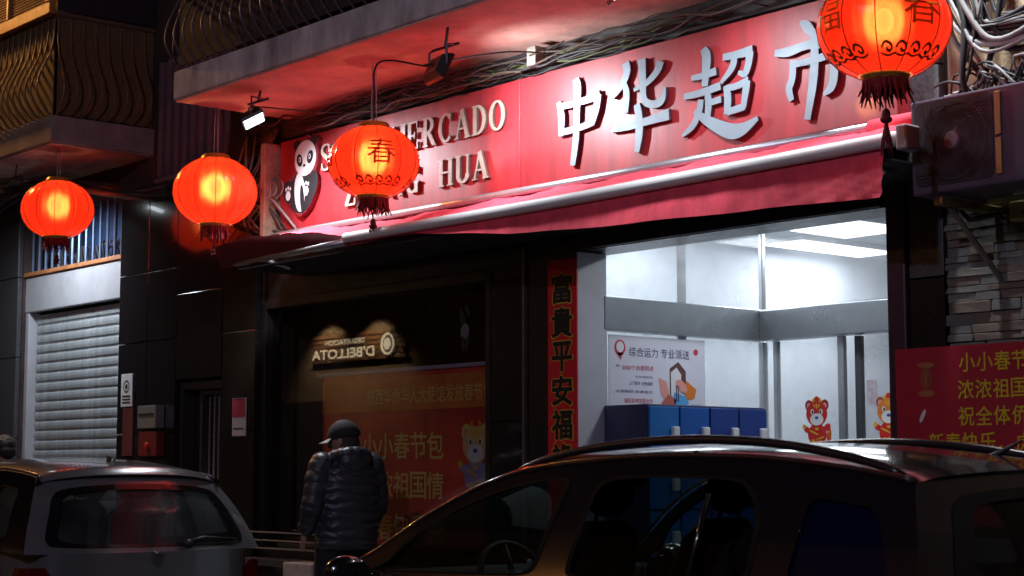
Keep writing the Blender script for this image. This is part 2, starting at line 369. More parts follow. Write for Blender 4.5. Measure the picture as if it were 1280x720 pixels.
MB().tube([(-13.4, YF+.03, 1.05), (-13.4, YF-.02, 1.05), (-13.4, YF-.02, 1.2), (-13.4, YF+.03, 1.2)], .009, 6).build('handle', chrome, dr)
def plate(name, label, cat, px0, px1, py0, py1, y, m, th=.012, out=0):
    a = at(px0, py0, Y=y); b = at(px1, py1, Y=y); o = thing(name, label, cat, (a.x, y, b.z))
    MB().cbox(a.x, b.x, y-th, y, b.z, a.z, min(.004, th/3)).build('panel', m, o); return o, a, b
paper = mat('paper', (.6, .58, .56), .7, ns=(9, .2)); redpaper = mat('red_paper', (.5, .05, .08), .6)
o, a, b = plate('door_notice', 'small paper notice, red above and white below, on the dark granite right of the door', 'notice', 292, 308, 498, 545, 7.725, paper)
MB().box(a.x+.006, b.x-.006, 7.709, 7.7125, (a.z+b.z)/2, a.z-.006).build('red_half', redpaper, o)
q = MB(); put_text(q, 'AVISO', lambda u, v, d: (a.x+u, 7.7085-d, b.z+v), .03, .3, b.x-a.x-.06, .05); q.box(a.x+.03, b.x-.03, 7.709, 7.712, b.z+.06, b.z+.07).build('lettering', blk_p, o, kind='stuff')
o, a, b = plate('house_number_plate', 'white enamel plate with two dark emblems beside the roller shutter', 'plate', 153, 166, 468, 508, 7.725, white)
q = MB(); q.lathe([(.045, 0), (.06, 0)], ((a.x+b.x)/2, 7.7115, a.z-.12), 20, 'y'); q.lathe([(.0, 0), (.025, 0)], ((a.x+b.x)/2, 7.7115, a.z-.12), 12, 'y')
for k in range(3): q.box(a.x+.03, b.x-.03, 7.7105, 7.7115, b.z+.03+k*.03, b.z+.045+k*.03)
q.build('emblem', blk_p, o, kind='stuff')
o, a, b = plate('intercom_box', 'grey metal letter box on the dark wall beside the shutter', 'letter box', 183, 205, 508, 535, 7.725, alu, .09)
MB().box(a.x+.03, b.x-.03, 7.628, 7.6345, a.z-.09, a.z-.07).build('slot', blackp, o)
o, a, b = plate('fire_box', 'small dark red box with a bright red lamp under the grey letter box', 'alarm box', 183, 205, 540, 570, 7.725, mat('dark_red_box', (.16, .02, .02), .4), .08)
MB().ell(((a.x+b.x)/2, 7.64, b.z+.09), (.035, .02, .035)).build('button', mat('red_button', (.7, .03, .02), .3), o)
MB().box(-14.72, -14.52, 7.72, 7.728, 1.55, 2.15).build('wall_poster', mat('dull_red_poster', (.11, .012, .012), .7, ns=(5, .4)), None)
tag(bpy.data.objects['wall_poster'], 'dull dark red poster on granite between the enamel plate and the letter box', 'poster')
# ================================================================== roller shutter
sh = thing('roller_shutter', 'closed grey roller shutter with a barred transom above', 'shutter', (-16, 7.8, .12))
sm = mat('shutter_grey', (.42, .47, .5), .45, metal=.2, ns=(6, .4), streak=.15)
prof = [(0, .0), (-.012, .012), (-.016, .04), (-.012, .068), (0, .08), (.004, .09), (0, .1)]
m0 = MB().grid([[(x, y, z) for y, z in prof] for x in (-17.02, -14.98)])
me = None
for k in range(29):
    o = m0.build('slat', sm, sh) if me is None else MB().build('slat', sm, sh, shared=me)
    me = o.data; o.location = (0, YF+.12, .14+k*.1)
MB().cbox(-17.14, -14.89, YF+.02, YF+.1, 3.07, 3.44, .01).build('header_plate', mat('pale_metal', (.5, .52, .57), .4, metal=.2, ns=(2, .2)), sh)
for x in (-17.14, -14.97): MB().cbox(x, x+.08, YF+.03, YF+.16, .12, 3.07, .008).build('guide_rail', mat('pale_metal', (.5, .52, .57), .4), sh)
MB().cbox(-17.14, -14.89, YF-.01, YF+.12, 3.445, 3.49, .008).build('ledge', mat('orange_wood', (.42, .17, .07), .6, ns=(10, .4)), sh)
MB().box(-17.14, -14.89, YF+.24, YF+.26, 3.49, 4.08).build('back_panel', mat('blue_back', (.02, .045, .12), .5, ns=(2, .7)), sh)
bm0 = None
for k in range(15):
    o = MB().tube([(-17.08, YF+.07, 3.49), (-17.08, YF+.07, 4.08)], .014, 6).build('bar', mat('blue_bar', (.13, .2, .34), .4, metal=.3), sh, shared=bm0); bm0 = o.data; o.location.x += k*.152
q = MB()
for k in range(26):
    x = -17+k*.08; q.tube([(x, YF+.2, 3.5), (x+.03*math.sin(k*2), YF+.17, 3.6+.1*random.random()), (x+.08, YF+.2, 3.62+.1*random.random())], .012, 5)
q.build('clutter', mat('dark_rubble', (.05, .05, .06), .8), sh)
# ================================================================== louvred window above
lv = thing('barred_window', 'tall barred window of grey lilac slats above the door, behind the hanging lantern', 'window', (-13.7, 7.8, 4.1))
MB().box(-14.33, -13.0, YF+.14, YF+.16, 4.12, 5.25).build('pane', mat('dark_pane', (.02, .01, .015), .2), lv)
l0 = None
for k in range(9):
    o = MB().cbox(-14.28, -14.21, YF-.02, YF+.03, 4.14, 5.24, .006).build('slat', mat('lilac_slat', (.17, .11, .14), .5, ns=(5, .3)), lv, shared=l0); l0 = o.data; o.location.x += k*.15
MB().cbox(-14.33, -13.0, YF+.032, YF+.06, 4.55, 4.6, .005).cbox(-14.33, -13.0, YF-.02, YF+.06, 4.09, 4.135, .005).build('crossbar', mat('lilac_slat', (.2, .12, .15), .5), lv)
# ================================================================== balconies
def baluster(base, out, h, z0, k=1.):
    """belly-shaped bar: base point, outward direction"""
    P = [(0, 0), (.06, .05), (.14, .16), (.16, .26), (.12, .4), (.05, .55), (.01, .7), (0, h)]
    return cr([(base[0]+out[0]*a*k, base[1]+out[1]*a*k, z0+b) for a, b in P], 4)
def balcony(name, label, x0, x1, yfr, zb, zt, xb0, xb1, leftend, rightend, gap, h, bm_, group, sm_=None, so_=None):
    t = thing(name, label, 'balcony', ((x0+x1)/2, YF, zb), group)
    MB().cbox(x0, x1, yfr, YF-.002, zb+.012, zt, .012).build('slab', sm_ or slabm, t)
    MB().cbox(x0+.015, x1-.015, yfr+.015, YF-.002, zb-.004, zb+.0115, .003).build('soffit', so_ or mat('soffit_pink_bounce', (.80, .44, .36), .85, ns=(2.2, .4), bump=(25, .4)), t)  # default pink: light bounced off the red sign, put into the colour
    MB().cbox(x0+.02, x1-.02, yfr+.02, yfr+.06, zt+h-.02, zt+h+.02, .006).build('handrail', bm_, t)
    sh_ = None; n = int((xb1-xb0)/gap)
    for i in range(n+1):
        o = MB().tube(baluster((xb0, yfr+.04), (0, -1), h, zt), .009, 6).build('baluster', bm_, t, True, shared=sh_); sh_ = o.data; o.location.x += i*gap
    for (on, x, d) in ((leftend, x0+.04, -1), (rightend, x1-.04, 1)):
        if not on: continue
        MB().cbox(x-.02, x+.02, yfr+.06, YF, zt+h-.02, zt+h+.02, .006).build('handrail', bm_, t)
        s2 = None
        for i in range(int((YF-yfr-.1)/gap)+1):
            o = MB().tube(baluster((x, yfr+.06), (d, 0), h, zt), .009, 6).build('baluster', bm_, t, True, shared=s2); s2 = o.data; o.location.y += i*gap
    return t
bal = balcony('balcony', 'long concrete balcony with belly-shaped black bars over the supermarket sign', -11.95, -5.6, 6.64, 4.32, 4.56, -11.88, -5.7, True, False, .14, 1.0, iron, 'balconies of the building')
MB().box(-11.9, -5.65, 6.66, 6.67, 4.6, 5.5).build('screen', mat('dark_screen', (.02, .015, .025), .8), bal)
balL = balcony('balcony', 'balcony at upper left with wicker screen in an orange wooden frame above its belly-shaped bars', -20, -14.36, 6.75, 4.36, 4.62, -19.8, -14.42, False, True, .125, .95, mat('brown_iron', (.17, .12, .09), .4, metal=.3), 'balconies of the building', mat('grey_render', (.28, .24, .24), .85, ns=(3, .4), bump=(30, .4)), mat('grey_soffit', (.3, .24, .23), .85, ns=(3, .5)))
MB().box(-20, -14.45, 6.80, 6.81, 4.64, 5.56).box(-14.42, -14.41, 6.82, YF-.01, 4.64, 5.56).build('reed_backing', mat('brown_mesh', (.15, .1, .05), .8, ns=(60, .6)), balL)
# wicker screen in orange frame
ow = mat('orange_wood_frame', (.5, .2, .04), .5, ns=(12, .3))
q = MB(); q.cbox(-20, -14.36, 6.70, 6.76, 5.55, 5.66, .008).cbox(-14.44, -14.36, 6.69, 6.77, 5.66, 6.8, .008).cbox(-15.3, -15.25, 6.70, 6.76, 5.66, 6.8, .008).cbox(-16.3, -16.25, 6.70, 6.76, 5.66, 6.8, .008)
q.build('screen_frame', ow, balL)
q = MB()
for k in range(44): q.tube([(-20, 6.73, 5.67+k*.026), (-14.44, 6.73, 5.67+k*.026)], .0125, 5)
q.build('wicker_screen', mat('wicker', (.42, .24, .1), .7, ns=(60, .5)), balL, kind='stuff')
MB().box(-14.40, -14.38, 6.8, YF-.01, 5.6, 6.8).build('side_screen', mat('dark_screen', (.02, .015, .025), .8), balL)
MB().cbox(-12.5, -5.8, YF-.10, YF-.003, 4.15, 4.315, .01).build('conduit_box', mat('dark_duct', (.05, .045, .045), .7, ns=(8, .5)), bld)
# ================================================================== shop sign
sg = thing('shop_sign', 'long red supermarket sign board with silver latin letters and four large brush characters', 'shop sign', (-8.8, 7.7, 3.3))
sred = mat('sign_red', (.36, .022, .03), .45, ns=(5, .5), bump=(3, .12), coat=.08, streak=.12)
edges = [-11.9, -8.87, -5.69]
for a, b in zip(edges[:-1], edges[1:]):
    MB().cbox(a+.002, b-.002, 7.62, 7.74, 3.335, 4.105, .004).build('panel', sred, sg)
MB().cbox(-11.93, -5.67, 7.60, 7.74, 3.30, 3.331, .005).build('bottom_edge', mat('dark_red_trim', (.12, .01, .015), .4), sg)
MB().cbox(-12.02, -11.95, 7.5, 7.74, 3.24, 4.1, .01).build('side_post', mat('weathered_post', (.35, .25, .18), .8, ns=(12, .4)), sg)
silver = mat('brushed_letter_steel', (.20, .25, .29), .55, metal=.2, ns=(5, .12)); dsil = mat('letter_return', (.10, .05, .06), .5)
# four brush characters; strokes measured on the photograph's sign face
def glyph(strokes, ox, oy, sc=3.):
    m_ = MB(); k_ = MB()
    for i, (P, Wd) in enumerate(strokes):
        Q = [at(ox+x/sc, oy+y/sc, Y=7.55) for x, y in P]; n = len(Q)
        Wd = [w*.0019 for w in (Wd if hasattr(Wd, '__len__') else [Wd]*n)]
        out = ribbon([(q.x, q.z) for q in Q], Wd, 6)
        fn = lambda u, v, d: (u, 7.615-d, v)
        strip_add(m_, out, fn, .022, .025+.0006*i); strip_add(k_, out, fn, .0, .0215+.0001*i)
    o = m_.build('character', silver, sg); k_.build('character_side', dsil, o)
glyph([([(222, 292), (228, 330), (226, 420), (222, 520), (210, 618)], [30, 40, 32, 32, 26]), ([(158, 380), (168, 430), (168, 508)], [22, 34, 28]), ([(160, 398), (230, 382), (312, 352)], [24, 24, 34]), ([(306, 350), (300, 400), (284, 462)], [34, 32, 24]), ([(165, 494), (225, 480), (290, 455)], 24)], 640, 0)
glyph([([(408, 232), (414, 265), (395, 315), (360, 365)], [34, 32, 26, 12]), ([(404, 305), (412, 350), (408, 420)], [18, 30, 26]), ([(540, 226), (528, 262), (490, 305), (440, 335)], [34, 28, 22, 12]), ([(470, 218), (474, 290), (478, 368), (510, 388), (545, 372), (556, 322)], [36, 30, 28, 26, 28, 12]), ([(356, 484), (420, 470), (500, 448), (572, 425)], [20, 28, 28, 38]), ([(452, 388), (460, 440), (460, 500), (452, 568)], [28, 34, 34, 22])], 640, 0)
glyph([([(655, 290), (700, 280), (748, 262)], [18, 22, 26]), ([(700, 178), (712, 215), (706, 320)], [26, 38, 26]), ([(628, 360), (690, 345), (765, 318)], [20, 24, 26]), ([(712, 325), (720, 380), (716, 440)], [22, 28, 26]), ([(692, 370), (684, 420), (660, 470), (622, 508)], [24, 26, 24, 10]), ([(716, 385), (768, 368)], [20, 22]), ([(668, 415), (720, 452), (800, 488), (850, 480), (906, 440)], [16, 34, 50, 40, 14]), ([(775, 212), (830, 200), (886, 185)], [22, 26, 34]), ([(876, 190), (872, 230), (858, 272), (832, 268)], [32, 28, 24, 12]), ([(820, 205), (810, 250), (768, 308)], [26, 26, 12]), ([(786, 318), (794, 360), (792, 425)], [20, 30, 26]), ([(790, 328), (830, 318), (872, 298)], [22, 22, 28]), ([(866, 300), (862, 340), (852, 402)], [30, 28, 22]), ([(792, 418), (858, 396)], [22, 24])], 640, 0)
glyph([([(104, 78), (128, 95), (152, 122)], [12, 34, 26]), ([(8, 196), (60, 190), (120, 168), (195, 152)], [20, 30, 26, 38]), ([(150, 105), (158, 180), (152, 300), (130, 445)], [20, 30, 32, 24]), ([(78, 222), (74, 290), (62, 330), (72, 374)], [26, 26, 26, 20]), ([(80, 238), (150, 222), (228, 196)], [20, 22, 28]), ([(228, 198), (232, 260), (222, 320), (192, 352)], [30, 30, 30, 10])], 960, 0)
# latin serif letters
def ltr(ch):
    R = []; T = .2; t = .075
    def st(x, y0=0, y1=1, w=T, s=(1, 1)):
        R.append(([(x, y0), (x, y1)], [w, w]))
        if s[0]: R.append(([(x-w/2-.07, y0+.03), (x+w/2+.07, y0+.03)], [.06, .06]))
        if s[1]: R.append(([(x-w/2-.07, y1-.03), (x+w/2+.07, y1-.03)], [.06, .06]))
    def arc(cx, cy, rx, ry, a0, a1, w0=t, w1=T, n=10):
        P = []; Wd = []
        for i in range(n+1):
            a = math.radians(a0+(a1-a0)*i/n); P.append((cx+rx*math.cos(a), cy+ry*math.sin(a))); Wd.append(w0+(w1-w0)*abs(math.cos(a)))
        R.append((P, Wd))
    ln = lambda x0, y0, x1, y1, w: R.append(([(x0, y0), (x1, y1)], [w, w]))
    if ch == 'M': st(.14, w=.09); st(.86); ln(.16, .97, .48, .05, .17); ln(.48, .05, .8, .97, .08)
    if ch == 'E': st(.22); ln(.2, .96, .72, .96, .08); ln(.2, .04, .76, .04, .08); ln(.2, .5, .58, .5, .08); ln(.72, 1, .72, .76, .06); ln(.76, 0, .76, .26, .06); ln(.57, .38, .57, .62, .05)
    if ch in 'RP': st(.22); arc(.4, .74, .26, .23, 90, -90); ln(.2, .97, .42, .97, .07); ln(.2, .5, .42, .5, .07)
    if ch == 'R': ln(.42, .5, .78, .04, .19); ln(.68, .03, .92, .03, .06)
    if ch in 'CG': arc(.5, .5, .36, .46, 45, 315); ln(.77, .7, .77, .97, .06)
    if ch == 'G': st(.76, 0, .42, .17, (0, 1))
    if ch == 'A': ln(.14, .0, .46, 1, .08); ln(.44, 1, .8, 0, .2); ln(.24, .34, .66, .34, .07); ln(.02, .03, .27, .03, .06); ln(.64, .03, .96, .03, .06)
    if ch == 'D': st(.22); arc(.36, .5, .42, .46, 90, -90, n=12); ln(.2, .96, .38, .96, .07); ln(.2, .04, .38, .04, .07)
    if ch == 'O': arc(.5, .5, .36, .46, 0, 360, n=22)
    if ch == 'S': R.append(([(.74, .74), (.7, .92), (.48, .97), (.26, .88), (.24, .68), (.5, .52), (.76, .34), (.74, .12), (.5, .03), (.28, .08), (.22, .28)], [.05, .07, .08, .13, .17, .2, .17, .13, .08, .07, .05])); ln(.76, .7, .76, .97, .05); ln(.21, .03, .21, .3, .05)
    if ch == 'U': st(.22, .25, 1, s=(0, 1)); st(.78, .25, 1, .09, (0, 1)); arc(.5, .3, .28, .27, 180, 360)
    if ch == 'Z': ln(.14, .96, .8, .96, .08); ln(.14, .04, .82, .04, .08); ln(.74, .95, .22, .05, .2); ln(.15, .74, .15, .98, .06); ln(.82, .02, .82, .28, .06)
    if ch == 'H': st(.22); st(.78); ln(.2, .5, .8, .5, .07)
    if ch == 'N': st(.2, w=.08); st(.82, w=.08); ln(.2, .96, .8, .04, .2)
    return R
lsil = mat('letter_steel', (.40, .32, .26), .45, metal=.0, ns=(14, .25))
def word(wd, x0, z0, pitch, hgt):
    for i, ch in enumerate(wd):
        if ch == ' ': continue
        a, b = MB(), MB()
        for j, (P, Wd) in enumerate(ltr(ch)):
            k = pitch*.97
            out = ribbon([(x0+i*pitch+p[0]*k, z0+p[1]*hgt) for p in P], [w*k*1.05 for w in Wd], 1 if len(P) == 2 else 3)
            strip_add(a, out, lambda u, v, d: (u, 7.615-d, v), .018, .020+.0005*j)
            strip_add(b, out, lambda u, v, d: (u, 7.615-d, v), .0, .0175+.0001*j)
        o = a.build('letter', lsil, sg); b.build('letter_side', mat('letter_side', (.16, .12, .09), .5), o)
xa, xb = at(489, 190, Y=7.6).x, at(633, 150, Y=7.6).x; pit = (xb-xa)/7
zO = at(622, 163, Y=7.6).z
word('SUPERMERCADO', xb-12*pit, zO, pit, .215)
xa2, xb2 = at(543, 210, Y=7.6).x, at(608, 210, Y=7.6).x; p2_ = (xb2-xa2)/3
word('ZHONG HUA', xb2-9*p2_+.04, at(606, 223, Y=7.6).z, p2_, .2)
# panda emblem
pn = thing('panda_emblem', 'black and white cartoon panda emblem fixed on the left end of the red sign', 'emblem', (-11.5, 7.6, 3.45))
u0, v0 = -11.80, 3.44
FN = lambda u, v, d: (u0+u, 7.60-d, v0+v)
pout = [(.27, 0), (.36, .04), (.46, .14), (.50, .26), (.47, .33), (.50, .40), (.515, .5), (.50, .56), (.52, .6), (.48, .635), (.43, .63), (.36, .66), (.26, .64), (.21, .63), (.17, .61), (.17, .56), (.19, .52), (.18, .44), (.22, .37), (.12, .33), (.04, .27), (.02, .2), (.07, .14), (.14, .09), (.2, .03)]
MB().prism(pout, FN, -.02, .022).build('board', mat('panda_board', (.18, .02, .03), .4), pn)
pk = mat('panda_black', (.015, .015, .018), .75, spec=.2); pw = mat('panda_white', (.62, .62, .62), .7, spec=.2)
E_ = lambda x, y, a, b, m, l, r=0: (ellp(x, y, a, b, 22, r), m, l)
decal(pn, [E_(.28, .2, .19, .17, pk, 20), E_(.10, .22, .08, .1, pk, 21, .5), E_(.44, .24, .07, .12, pk, 21, -.3), E_(.26, .2, .075, .16, pw, 22, .1), E_(.30, .14, .03, .12, pk, 23, .1),
    E_(.34, .47, .155, .145, pw, 24), E_(.22, .59, .05, .045, pk, 23), E_(.46, .60, .05, .045, pk, 23), E_(.26, .46, .04, .055, pk, 25, .4), E_(.41, .47, .042, .055, pk, 25, -.4),
    E_(.265, .465, .017, .022, pw, 26), E_(.405, .475, .018, .022, pw, 26), E_(.262, .463, .009, .012, pk, 27), E_(.402, .473, .009, .012, pk, 27), E_(.33, .41, .02, .012, pk, 26),
    E_(.10, .19, .035, .04, pw, 26), E_(.07, .245, .012, .016, pw, 26), E_(.10, .255, .012, .016, pw, 26), E_(.13, .245, .012, .016, pw, 26), E_(.36, .2, .035, .04, pw, 26), E_(.33, .255, .012, .016, pw, 26), E_(.36, .265, .012, .016, pw, 26), E_(.39, .255, .012, .016, pw, 26)],
    lambda u, v, d: (u0+u, 7.60-d, v0+v))
# ================================================================== awning
aw = thing('awning', 'red fabric awning with a white front tube under the supermarket sign', 'awning', (-8.5, 7.7, 3.2))
cloth = mat('awning_red', (.80, .08, .12), .75, ns=(7, .3), bump=(90, .12), spec=.25, streak=.5)
XL, XR = -11.75, -5.28
def barz(x): return 3.045+.045*((x-XL)/(XR-XL))
G = []
for i in range(90):
    x = XL+(XR-.1-XL)*i/89; row = []
    for j in range(9):
        v = j/8; y = 7.66-(7.66-7.12)*v; z = 3.325+(barz(x)+.045-3.325)*v
        if x < -10.3: z += .12*v*min(1, (-10.3-x)/.7)
        z += .012*math.sin(x*9+v*2)*math.sin(PI*v)+.006*math.sin(x*31+v*6)*math.sin(PI*v)
        row.append((x, y, z))
    G.append(row)
MB().grid(G).build('canopy', cloth, aw, True)
Xc = at(436, 288, Y=7.1).x
bx = [at(px, py, Y=7.1) for px, py in ((1112, 247), (1060, 251), (980, 259), (900, 268), (800, 279), (720, 287), (640, 292), (560, 292.5), (500, 291), (436, 288))][::-1]
G = []
for i in range(140):
    x = Xc+(XR-.12-Xc)*i/139; zt = barz(x)-.02; zb = np.interp(x, [b.x for b in bx], [b.z for b in bx]); zb = min(zb, zt-.01); row = []
    k = min(1, (zt-zb)/.25); e = max(0, 1-(XR-.12-x)/1.2)
    for j in range(10):
        v = j/9; wv = k*(.010*math.sin(x*3.1+v*1.5)+.004*math.sin(x*11+v*3+math.sin(x*3)*2))*v + e*e*.012*v*math.sin((x*1.0+zt+v*.32+.25*v*v)*30+math.sin(x*9))
        row.append((x, 7.075+.03*(1-v)+wv, zt+(zb-zt)*v+.003*v*math.sin(x*7)))
    G.append(row)
MB().grid(G).build('valance', cloth, aw, True)
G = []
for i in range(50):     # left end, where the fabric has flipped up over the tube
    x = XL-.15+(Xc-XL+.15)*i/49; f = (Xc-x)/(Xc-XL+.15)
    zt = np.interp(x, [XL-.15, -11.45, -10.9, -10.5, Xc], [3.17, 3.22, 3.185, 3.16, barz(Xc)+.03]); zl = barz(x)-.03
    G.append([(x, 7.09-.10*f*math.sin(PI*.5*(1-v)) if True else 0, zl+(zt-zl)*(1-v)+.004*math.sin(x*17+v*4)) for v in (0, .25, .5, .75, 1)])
MB().grid(G).build('flipped_valance', mat('awning_red_shaded', (.13, .006, .012), .7, ns=(6, .2)), aw, True)  # same red cloth, its shade put into a darker colour
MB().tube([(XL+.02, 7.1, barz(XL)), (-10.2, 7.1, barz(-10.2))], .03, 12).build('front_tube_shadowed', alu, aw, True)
MB().tube([(-10.2, 7.1, barz(-10.2)+.03), (-8, 7.095, barz(-8)+.005), (XR, 7.09, barz(XR))], .04, 16).build('front_tube', mat('white_tube', (.70, .68, .67), .55, ns=(3, .1)), aw, 'auto')
MB().cbox(XR+.003, XR+.07, 7.04, 7.16, barz(XR)-.07, barz(XR)+.06, .01).build('end_cap', mat('grey_plastic', (.3, .31, .33), .5), aw)
MB().tube([(-5.7, 7.4, 3.24), (-5.25, 7.36, 3.23)], .05, 12).build('roller_end', cloth, aw, True)
MB().tube([(-11.8, 7.5, 3.30), (-5.22, 7.5, 3.27)], .03, 10).build('rear_tube', alu, aw, True)
for x in (-11.3, -8.5, -5.6): MB().tube([(x, 7.7, 3.05), (x+.05, 7.3, 2.98), (x, 7.12, barz(x)-.02)], .016, 8).build('arm', alu, aw)
MB().box(XL, XR-.1, 7.14, 7.78, 2.995, 3.005).build('soffit', mat('soffit_black', (.02, .018, .02), .8, ns=(4, .4)), aw)
# ================================================================== lanterns
def lantern_fabric(name, col, tr):
    m = bpy.data.materials.new(name); m.use_nodes = True; n = m.node_tree; L = n.links; n.nodes.clear()
    o = n.nodes.new('ShaderNodeOutputMaterial'); df = n.nodes.new('ShaderNodeBsdfDiffuse'); tl = n.nodes.new('ShaderNodeBsdfTranslucent'); gl = n.nodes.new('ShaderNodeBsdfGlossy'); ts = n.nodes.new('ShaderNodeBsdfTransparent')
    tc = n.nodes.new('ShaderNodeTexCoord'); t = n.nodes.new('ShaderNodeTexNoise'); t.inputs['Scale'].default_value = 9; t.inputs['Detail'].default_value = 6
    L.new(tc.outputs['Object'], t.inputs['Vector'])
    x = n.nodes.new('ShaderNodeMix'); x.data_type = 'RGBA'; x.inputs[6].default_value = (*col, 1); x.inputs[7].default_value = (*[c*.6 for c in col], 1); L.new(t.outputs[0], x.inputs[0])
    for q in (df, tl): L.new(x.outputs[2], q.inputs[0])
    bp_ = n.nodes.new('ShaderNodeBump'); bp_.inputs['Strength'].default_value = .5; bp_.inputs['Distance'].default_value = .02; L.new(t.outputs[0], bp_.inputs['Height'])
    for q in (df, gl): L.new(bp_.outputs[0], q.inputs['Normal'])
    ts.inputs[0].default_value = (1, .30, .16, 1); gl.inputs['Roughness'].default_value = .25
    a = n.nodes.new('ShaderNodeMixShader'); a.inputs[0].default_value = .5; L.new(df.outputs[0], a.inputs[1]); L.new(tl.outputs[0], a.inputs[2])
    b = n.nodes.new('ShaderNodeMixShader'); b.inputs[0].default_value = tr; L.new(a.outputs[0], b.inputs[1]); L.new(ts.outputs[0], b.inputs[2])
    rf = n.nodes.new('ShaderNodeBsdfRefraction'); rf.inputs['Color'].default_value = (1, .30, .09, 1); rf.inputs['Roughness'].default_value = .62; rf.inputs['IOR'].default_value = 1.22
    b2 = n.nodes.new('ShaderNodeMixShader'); b2.inputs[0].default_value = .08 if tr else 0; L.new(b.outputs[0], b2.inputs[1]); L.new(rf.outputs[0], b2.inputs[2])
    fr = n.nodes.new('ShaderNodeFresnel'); fr.inputs[0].default_value = 1.3
    c = n.nodes.new('ShaderNodeMixShader'); L.new(fr.outputs[0], c.inputs[0]); L.new(b2.outputs[0], c.inputs[1]); L.new(gl.outputs[0], c.inputs[2]); L.new(c.outputs[0], o.inputs[0])
    MATS[name] = m; return m
lf = lantern_fabric('lantern_red_cloth', (.92, .045, .018), .08)
goldl = mat('lantern_gold', (.65, .32, .05), .35, metal=.5); fring = mat('red_fringe', (.16, .006, .012), .7, ns=(30, .4)); goldt = lantern_fabric('lantern_gold_cloth', (.42, .2, .02), 0); fprint = lantern_fabric('lantern_faint_print', (.45, .07, .012), 0); ribm = lantern_fabric('lantern_rib_cloth', (.55, .05, .012), 0)
def lantern(label, c, R, H, strings, pw, pattern=0, tilt=0):
    t = thing('red_lantern', label, 'lantern', c, 'round red lanterns hung along the shop front')
    z = Vector(c); sphere = []
    nr = 30; wob = lambda a: -.022*abs(math.sin(a*12))+.004*math.sin(a*31+c[0]*5)
    prof_ = [(max(.11, R*math.sin(PI*i/nr))*1.0, -H*math.cos(PI*i/nr)) for i in range(4, nr-3)]
    MB().lathe(prof_, z, 96, 'z', wob).build('shade', lf, t, True)
    q = MB()
    for k in range(12):
        a = 2*PI*k/12
        q.tube([z+Vector((r*1.003*math.cos(a), r*1.003*math.sin(a), h)) for r, h in prof_], .003, 5)
    q.build('rib', ribm, t, True, kind='stuff')
    hz = H*math.cos(PI*4/nr)
    MB().lathe([(.0, .05), (.10, .05), (.115, .03), (.12, 0), (.0, 0)], z+Vector((0, 0, hz-.01)), 24).build('top_cap', goldl, t, 'auto')
    MB().lathe([(.0, -.035), (.1, -.035), (.12, -.01), (.12, .01), (0, .01)], z-Vector((0, 0, hz-.005)), 24).build('bottom_cap', goldl, t, 'auto')
    q = MB()
    for k in range(56):
        a = 2*PI*k/56; r = .1; l = random.uniform(.09, .15); j = random.uniform(-.03, .04)
        q.tube([z+Vector((r*math.cos(a), r*math.sin(a), -hz-.0)), z+Vector(((r+j*.3)*math.cos(a+.1), (r+j*.3)*math.sin(a+.1), -hz-l*.6)), z+Vector(((r+j)*math.cos(a+j*3), (r+j)*math.sin(a+j*3), -hz-l))], [.009, .007, .003], 4)
    q.build('fringe', fring, t)
    q = MB(); b = z-Vector((0, 0, hz)); q.tube([b, b-Vector((.0, 0, .17))], .004, 5); q.ell(b-Vector((0, 0, .19)), (.022, .022, .03)); q.ell(b-Vector((0, 0, .215)), (.03, .03, .02))
    for k in range(14):
        a = 2*PI*k/14; e_ = .31 if pattern > 1 else .235; q.tube([b-Vector((0, 0, .22)), b+Vector((.02*math.cos(a), .02*math.sin(a), -e_)), b+Vector((.03*math.cos(a), .03*math.sin(a), -e_-random.uniform(.04, .09)*(1 if pattern > 1 else .3)))], [.005, .005, .002], 4)
    q.build('tassel', fring, t)
    for dx, tx in ((-.035, -.02), (.03, .02)): MB().tube([z+Vector((dx, 0, hz)), z+Vector((tx, 0, strings))], .0035, 5).build('hanging_wire', mat('wire_pale', (.45, .4, .4), .4), t)
    MB().ell(z+Vector((0, 0, .03)), (.05, .05, .065)).build('bulb', mat('bulb_glow', (1, .8, .6), .5, emit=(1, .60, .25, 20)), t, True)
    lamp('POINT', z+Vector((0, 0, .03)), pw, (1, .50, .26), .085, parent=t)
    if pattern:
        def on(a0):
            def fn(u, v, d):
                h = v; s_ = math.sqrt(max(.01, 1-(h/H)**2)); a = a0+u/(R*1.0); r = R*s_*(1-.010)+.006+d
                return z+Vector((r*math.cos(a), r*math.sin(a), h))
            return fn
        for k in range(4):
            q = MB()
            a0 = -PI/2-.55+PI/2*k+pattern*.1; ch = '福春喜财'[k]
            # finely cut glyph: fine enough to follow the curve
            V, F, tw, th = text2d(ch, 0); fn = on(a0); s_ = R*.62
            q.add([fn((x/tw-.5)*s_, (y/th-.5)*s_*.9+.03, .004) for x, y in V], F)
            for m_ in range(5):
                uu = (m_-2)*.085; q2 = ribbon([(uu-.04, -.165), (uu-.02, -.14), (uu+.01, -.15), (uu+.02, -.17), (uu, -.178), (uu-.012, -.165)], [.012]*6, 3); strip_add(q, q2, fn, .002, .005)
                q2 = ribbon([(uu-.045, -.185), (uu, -.195), (uu+.045, -.185)], [.008]*3, 3); strip_add(q, q2, fn, .002, .005)
            q.build('gold_print', goldt if pattern > 1 else fprint, t, kind='stuff')
    return t
c_ = at(72, 262, Y=6.95); lantern('small glowing red lantern hanging in front of the grey roller shutter, leftmost', c_, .33, .275, 4.36-c_.z, 24)
c_ = at(269, 240, Y=7.0); lantern('bright red lantern hanging under the left end of the long balcony, beside the white floodlight', c_, .335, .285, 4.32-c_.z, 34)
c_ = at(467, 203, Y=7.07); lantern('red lantern with gold print hanging in front of the silver latin letters', c_, .325, .265, 4.32-c_.z, 28, 1)
